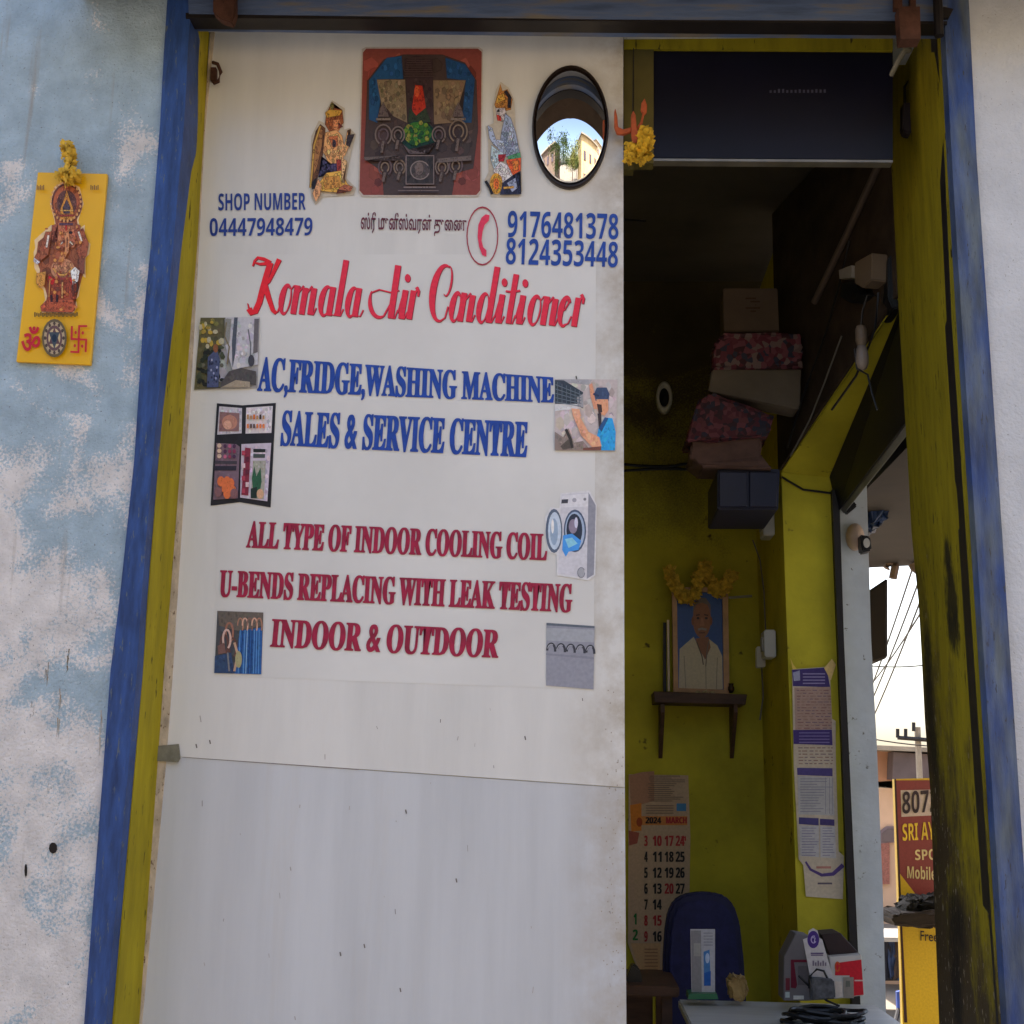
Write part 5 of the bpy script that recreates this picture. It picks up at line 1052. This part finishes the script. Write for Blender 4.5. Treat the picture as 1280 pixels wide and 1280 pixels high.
def bl(txt, px, m, bold=.0): lettering('lettering', txt, [z([p])[0] for p in px], ys_ - .006, m, sg, bold)
bl(SANS('8072'), [(668, 680), (826, 668), (828, 762), (668, 772)], M_bt)
bl(SANS('SRI AYYA'), [(668, 822), (870, 806), (872, 884), (670, 892)], M_byel)
bl(SANS('SPOT'), [(724, 935), (850, 930), (852, 976), (726, 978)], M_bcr)
bl(SANS('Mobile'), [(690, 1008), (816, 1016), (818, 1068), (690, 1058)], M_bcr)
zf = crop(940, 1100, 4.571)
lettering('lettering', 'Free', [zf([p])[0] for p in ((962, 290), (1062, 300), (1062, 352), (962, 345))], ys_ - .006, M_bt, sg, .01)
MB().prism([(1150, 1490), (1160, 1490), (1160, 1700), (1150, 1700)], ys_ + .05, ys_ + .1).build('post', M_dark, sg)
# slab with stones in front of the board
lg = thing('stone_ledge', 'dark weathered ledge jutting out in front of the advertising board', 'ledge', tuple(U(1150, 1150, 3.1)))
b = MB().prism(zf([(800, 205), (860, 190), (1100, 175), (1300, 175), (1300, 275), (1040, 272), (812, 262)]), 3.0, 3.35).bevel(.01, 1); b.rough(.008, 2, 8); b.build('ledge_slab', mat('dark weathered stone', S(50, 40, 34), .9, .5, 8, .6, 30), lg)
b = MB().prism(zf([(878, 186), (900, 135), (940, 100), (1000, 108), (1100, 95), (1200, 100), (1200, 172), (1000, 178)]), 3.05, 3.3).bevel(.02, 1); b.rough(.012, 2, 9)
setp(b.build('stone_block', mat('black stone', S(24, 21, 20), .9, .4, 10, .5, 30)), 'rough black stone block lying on the weathered ledge', 'stone')
# sunlit building down the street
yb_ = 12.0
bd = thing('street_building', 'peach sunlit building with balcony roof down the side street', 'building', tuple(U(1120, 1300, yb_)))
M_peach = mat('peach render', S(226, 190, 160, .8), .85, .15, 2)
zc5 = crop(940, 800, 3.556)
q0, q1 = U(1000, 930, yb_), U(1400, 930, yb_)
gz = -.35
MB().box(q0.x, q1.x + 1.5, yb_, yb_ + 6, gz, U(1100, 985, yb_).z).build('wall', M_peach, bd)
MB().prism([(1040, 934), (1113, 934), (1116, 976), (1040, 980)], yb_ - .02, yb_ + 4).build('parapet', mat('orange render', S(190, 140, 110, .8), .85, .2, 2), bd)
MB().prism([(1117, 940), (1240, 948), (1240, 985), (1116, 974)], yb_ - .3, yb_ + 4).build('roof', mat('dark roof sheet', S(96, 84, 84), .8, .3, 3), bd)
MB().prism([(1040, 929), (1240, 938), (1240, 943), (1040, 935)], yb_ - .4, yb_ + 4.2).build('roof_slab', M_conc, bd)
w1 = MB().prism(zc5([(572, 850), (600, 828), (636, 828), (636, 900), (575, 905)]), yb_ - .05, yb_ - .005).build('window', mat('window recess', S(120, 104, 110), .6), bd)
MB().prism(zc5([(578, 860), (604, 838), (630, 838), (630, 896), (580, 898)]), yb_ - .06, yb_ - .051).build('pane', mat('dusty glass', S(90, 80, 88), .2), w1)
MB().prism(zc5([(574, 905), (612, 900), (612, 1085), (578, 1085)]), yb_ - .06, yb_ - .005).build('window', mat('brick red grille', S(150, 96, 84), .7, .5, 60), bd)
MB().prism([(1040, 1162), (1260, 1162), (1260, 1172), (1040, 1170)], yb_ - .6, yb_ - .003).build('sunshade', M_conc, bd)
# stall below
stl = thing('clothes_stall', 'shaded street stall front hung with dark blue clothes', 'stall', tuple(U(1120, 1230, 10)))
MB().prism([(1060, 1178), (1240, 1178), (1240, 1226), (1060, 1226)], 10.0, 10.4).build('stall_back', mat('dark stall cloth', S(44, 44, 52), .8, .5, 8), stl)
for k, (x, c_) in enumerate(((1108, (30, 34, 50)), (1115, (44, 60, 96)), (1121, (70, 56, 50)), (1127, (34, 60, 110)))):
    MB().prism([(x - 3, 1178), (x + 3.5, 1178), (x + 4, 1196), (x + 3, 1222 - k % 2 * 6), (x - 3, 1224)], 9.9, 9.96).rough(.02, 2, k).build('garment', mat('garment %d' % k, S(*c_), .8, .4, 12), stl)
MB().prism([(1050, 1171), (1240, 1173), (1240, 1178), (1050, 1177)], 9.7, 10.5).build('awning', mat('grey awning', S(150, 146, 140), .8), stl)
ab = thing('blue_easel', 'small blue folding board on the bright ground by the stall', 'board', tuple(U(1127, 1276, 9)))
MB().prism([(1121, 1240), (1129, 1238), (1132, 1264), (1122, 1266)], 9, 9.05).build('panel', mat('blue plastic board', S(36, 70, 150), .5), ab)
MB().tube([U(1123, 1262, 9), U(1119, 1279, 8.9)], .02).tube([U(1130, 1262, 9), U(1132, 1279, 8.9)], .02).build('legs_frame', M_dark, ab)
# utility pole and wires
pl = thing('utility_pole', 'thin grey utility pole with crossarm and insulators above the side street', 'pole', (U(1149, 960, 10).x, 10, gz))
pxx = U(1149, 960, 10).x
MB().tube([(pxx, 10, gz), (pxx, 10, U(1149, 909, 10).z)], .03, 8).build('shaft', M_conc, pl)
MB().tube([U(1122, 922, 9.95), U(1200, 928, 9.95)], .022, 6).build('crossarm', M_dark, pl)
for x, y in ((1122, 914), (1132, 914), (1142, 906)): MB().tube([U(x, y + 8, 9.95), U(x, y - 3, 9.95)], .018, 6).build('insulator', M_dark, pl)
labs = ['steepest', 'second steepest', 'middle', 'second lowest', 'lowest']
for k, (x0, y0, x1, y1) in enumerate(((1084, 868, 1142, 700), (1086, 880, 1150, 716), (1088, 900, 1156, 730), (1090, 850, 1160, 745), (1080, 828, 1170, 826), (1080, 918, 1200, 930))):
    a_, c_ = U(x0, y0, 9), U(x1, y1, 5)
    lab = ['leftmost of the black wires slanting over the side street', 'second from left of the slanting black street wires', 'third from left of the slanting black street wires', 'flattest of the slanting black street wires', 'nearly level black wire in the white sky gap', 'level black wire running past the pole crossarm'][k]
    if k >= 4: a_, c_ = U(x0, y0, 9.5), U(x1, y1, 9.5)
    dv = (c_ - a_)
    setp(MB().tube([a_ - dv * .3 + dv * 1.6 * j / 10 + Vector((0, 0, -.05 * math.sin(math.pi * j / 10))) for j in range(11)], .006 if k < 4 else .006, 5).build('street_wire', M_dark), lab, 'wire', 'wires over the side street')

# ------------------------------------------------------------------ across the road (seen in the convex mirror)
def house(x0, x1, y, h, col, lab, nm):
    o = thing('street_house', lab, 'house', ((x0 + x1) / 2, y - 3, gz), 'houses across the road')
    m = mat(nm, col, .85, .2, 1.5)
    MB().box(x0, x1, y - 6, y, gz, h).build('wall', m, o)
    MB().box(x0 - .2, x1 + .2, y - 6.2, y + .5, h, h + .25).build('roof', M_conc, o)
    n_ = max(2, int((x1 - x0) / 2.2))
    for f in range(int(h // 3)):
        for k in range(n_):
            cx = x0 + (k + .5) * (x1 - x0) / n_
            wd = MB().box(cx - .5, cx + .5, y + .003, y + .06, f * 3 + 1, f * 3 + 2.3).build('window', M_wood, o)
            MB().box(cx - .42, cx + .42, y + .061, y + .07, f * 3 + 1.08, f * 3 + 2.22).build('pane', mat('dusty glass', S(90, 80, 88), .2), wd)
house(4.2, 12, -11, 7.5, S(220, 190, 140, .85), 'tan two storey house on the mirror right side', 'tan render')
house(13.6, 24, -13, 9.5, S(226, 200, 160, .85), 'tall cream house at the mirror edge', 'cream render')
house(-15, -6, -11, 6.5, S(130, 110, 96, .85), 'low brown house on the mirror left side', 'brown render')
M_leaf = mat('leaf green', S(84, 104, 48), .7, .5, 4); M_leaf2 = mat('yellow green leaf', S(124, 126, 62), .7, .5, 4)
def tree(x, y, h, r_, seed, lab, m):
    o = thing('street_tree', lab, 'tree', (x, y, gz), 'trees across the road'); rnd = random.Random(seed)
    b = MB().tube([(x, y, gz), (x + .1, y, gz + h * .3), (x - .1, y + .1, gz + h * .6)], .2, 8, .1)
    for k in range(5): a_ = k * 1.3; b.tube([(x, y, gz + h * .45), (x + r_ * .6 * math.cos(a_), y + r_ * .6 * math.sin(a_), gz + h * .75)], .07, 6, .03)
    b.build('trunk', M_wood, o)
    b = MB(); cl_ = [(x + rnd.gauss(0, r_ * .5), y + rnd.gauss(0, r_ * .5), gz + h * rnd.uniform(.5, 1)) for _ in range(16)]
    for k in range(2400):
        c_ = rnd.choice(cl_); p = Vector(c_) + Vector((rnd.gauss(0, 1), rnd.gauss(0, 1), rnd.gauss(0, .8))) * r_ * .24
        u_ = Vector((rnd.gauss(0, 1), rnd.gauss(0, 1), rnd.gauss(0, 1))).normalized() * .14; v_ = u_.orthogonal().normalized() * .09
        b.face([p - u_, p + v_, p + u_, p - v_])
    b.build('crown', m, o)
tree(1.0, -14, 6.4, 2.4, 1, 'bushy olive tree in the middle of the mirror', M_leaf2)
tree(-3.6, -9.5, 7.0, 2.2, 2, 'dark green tree beside the brown house', M_leaf)
tree(3.6, -18, 5.0, 1.8, 3, 'small tree beside the tan house', M_leaf)
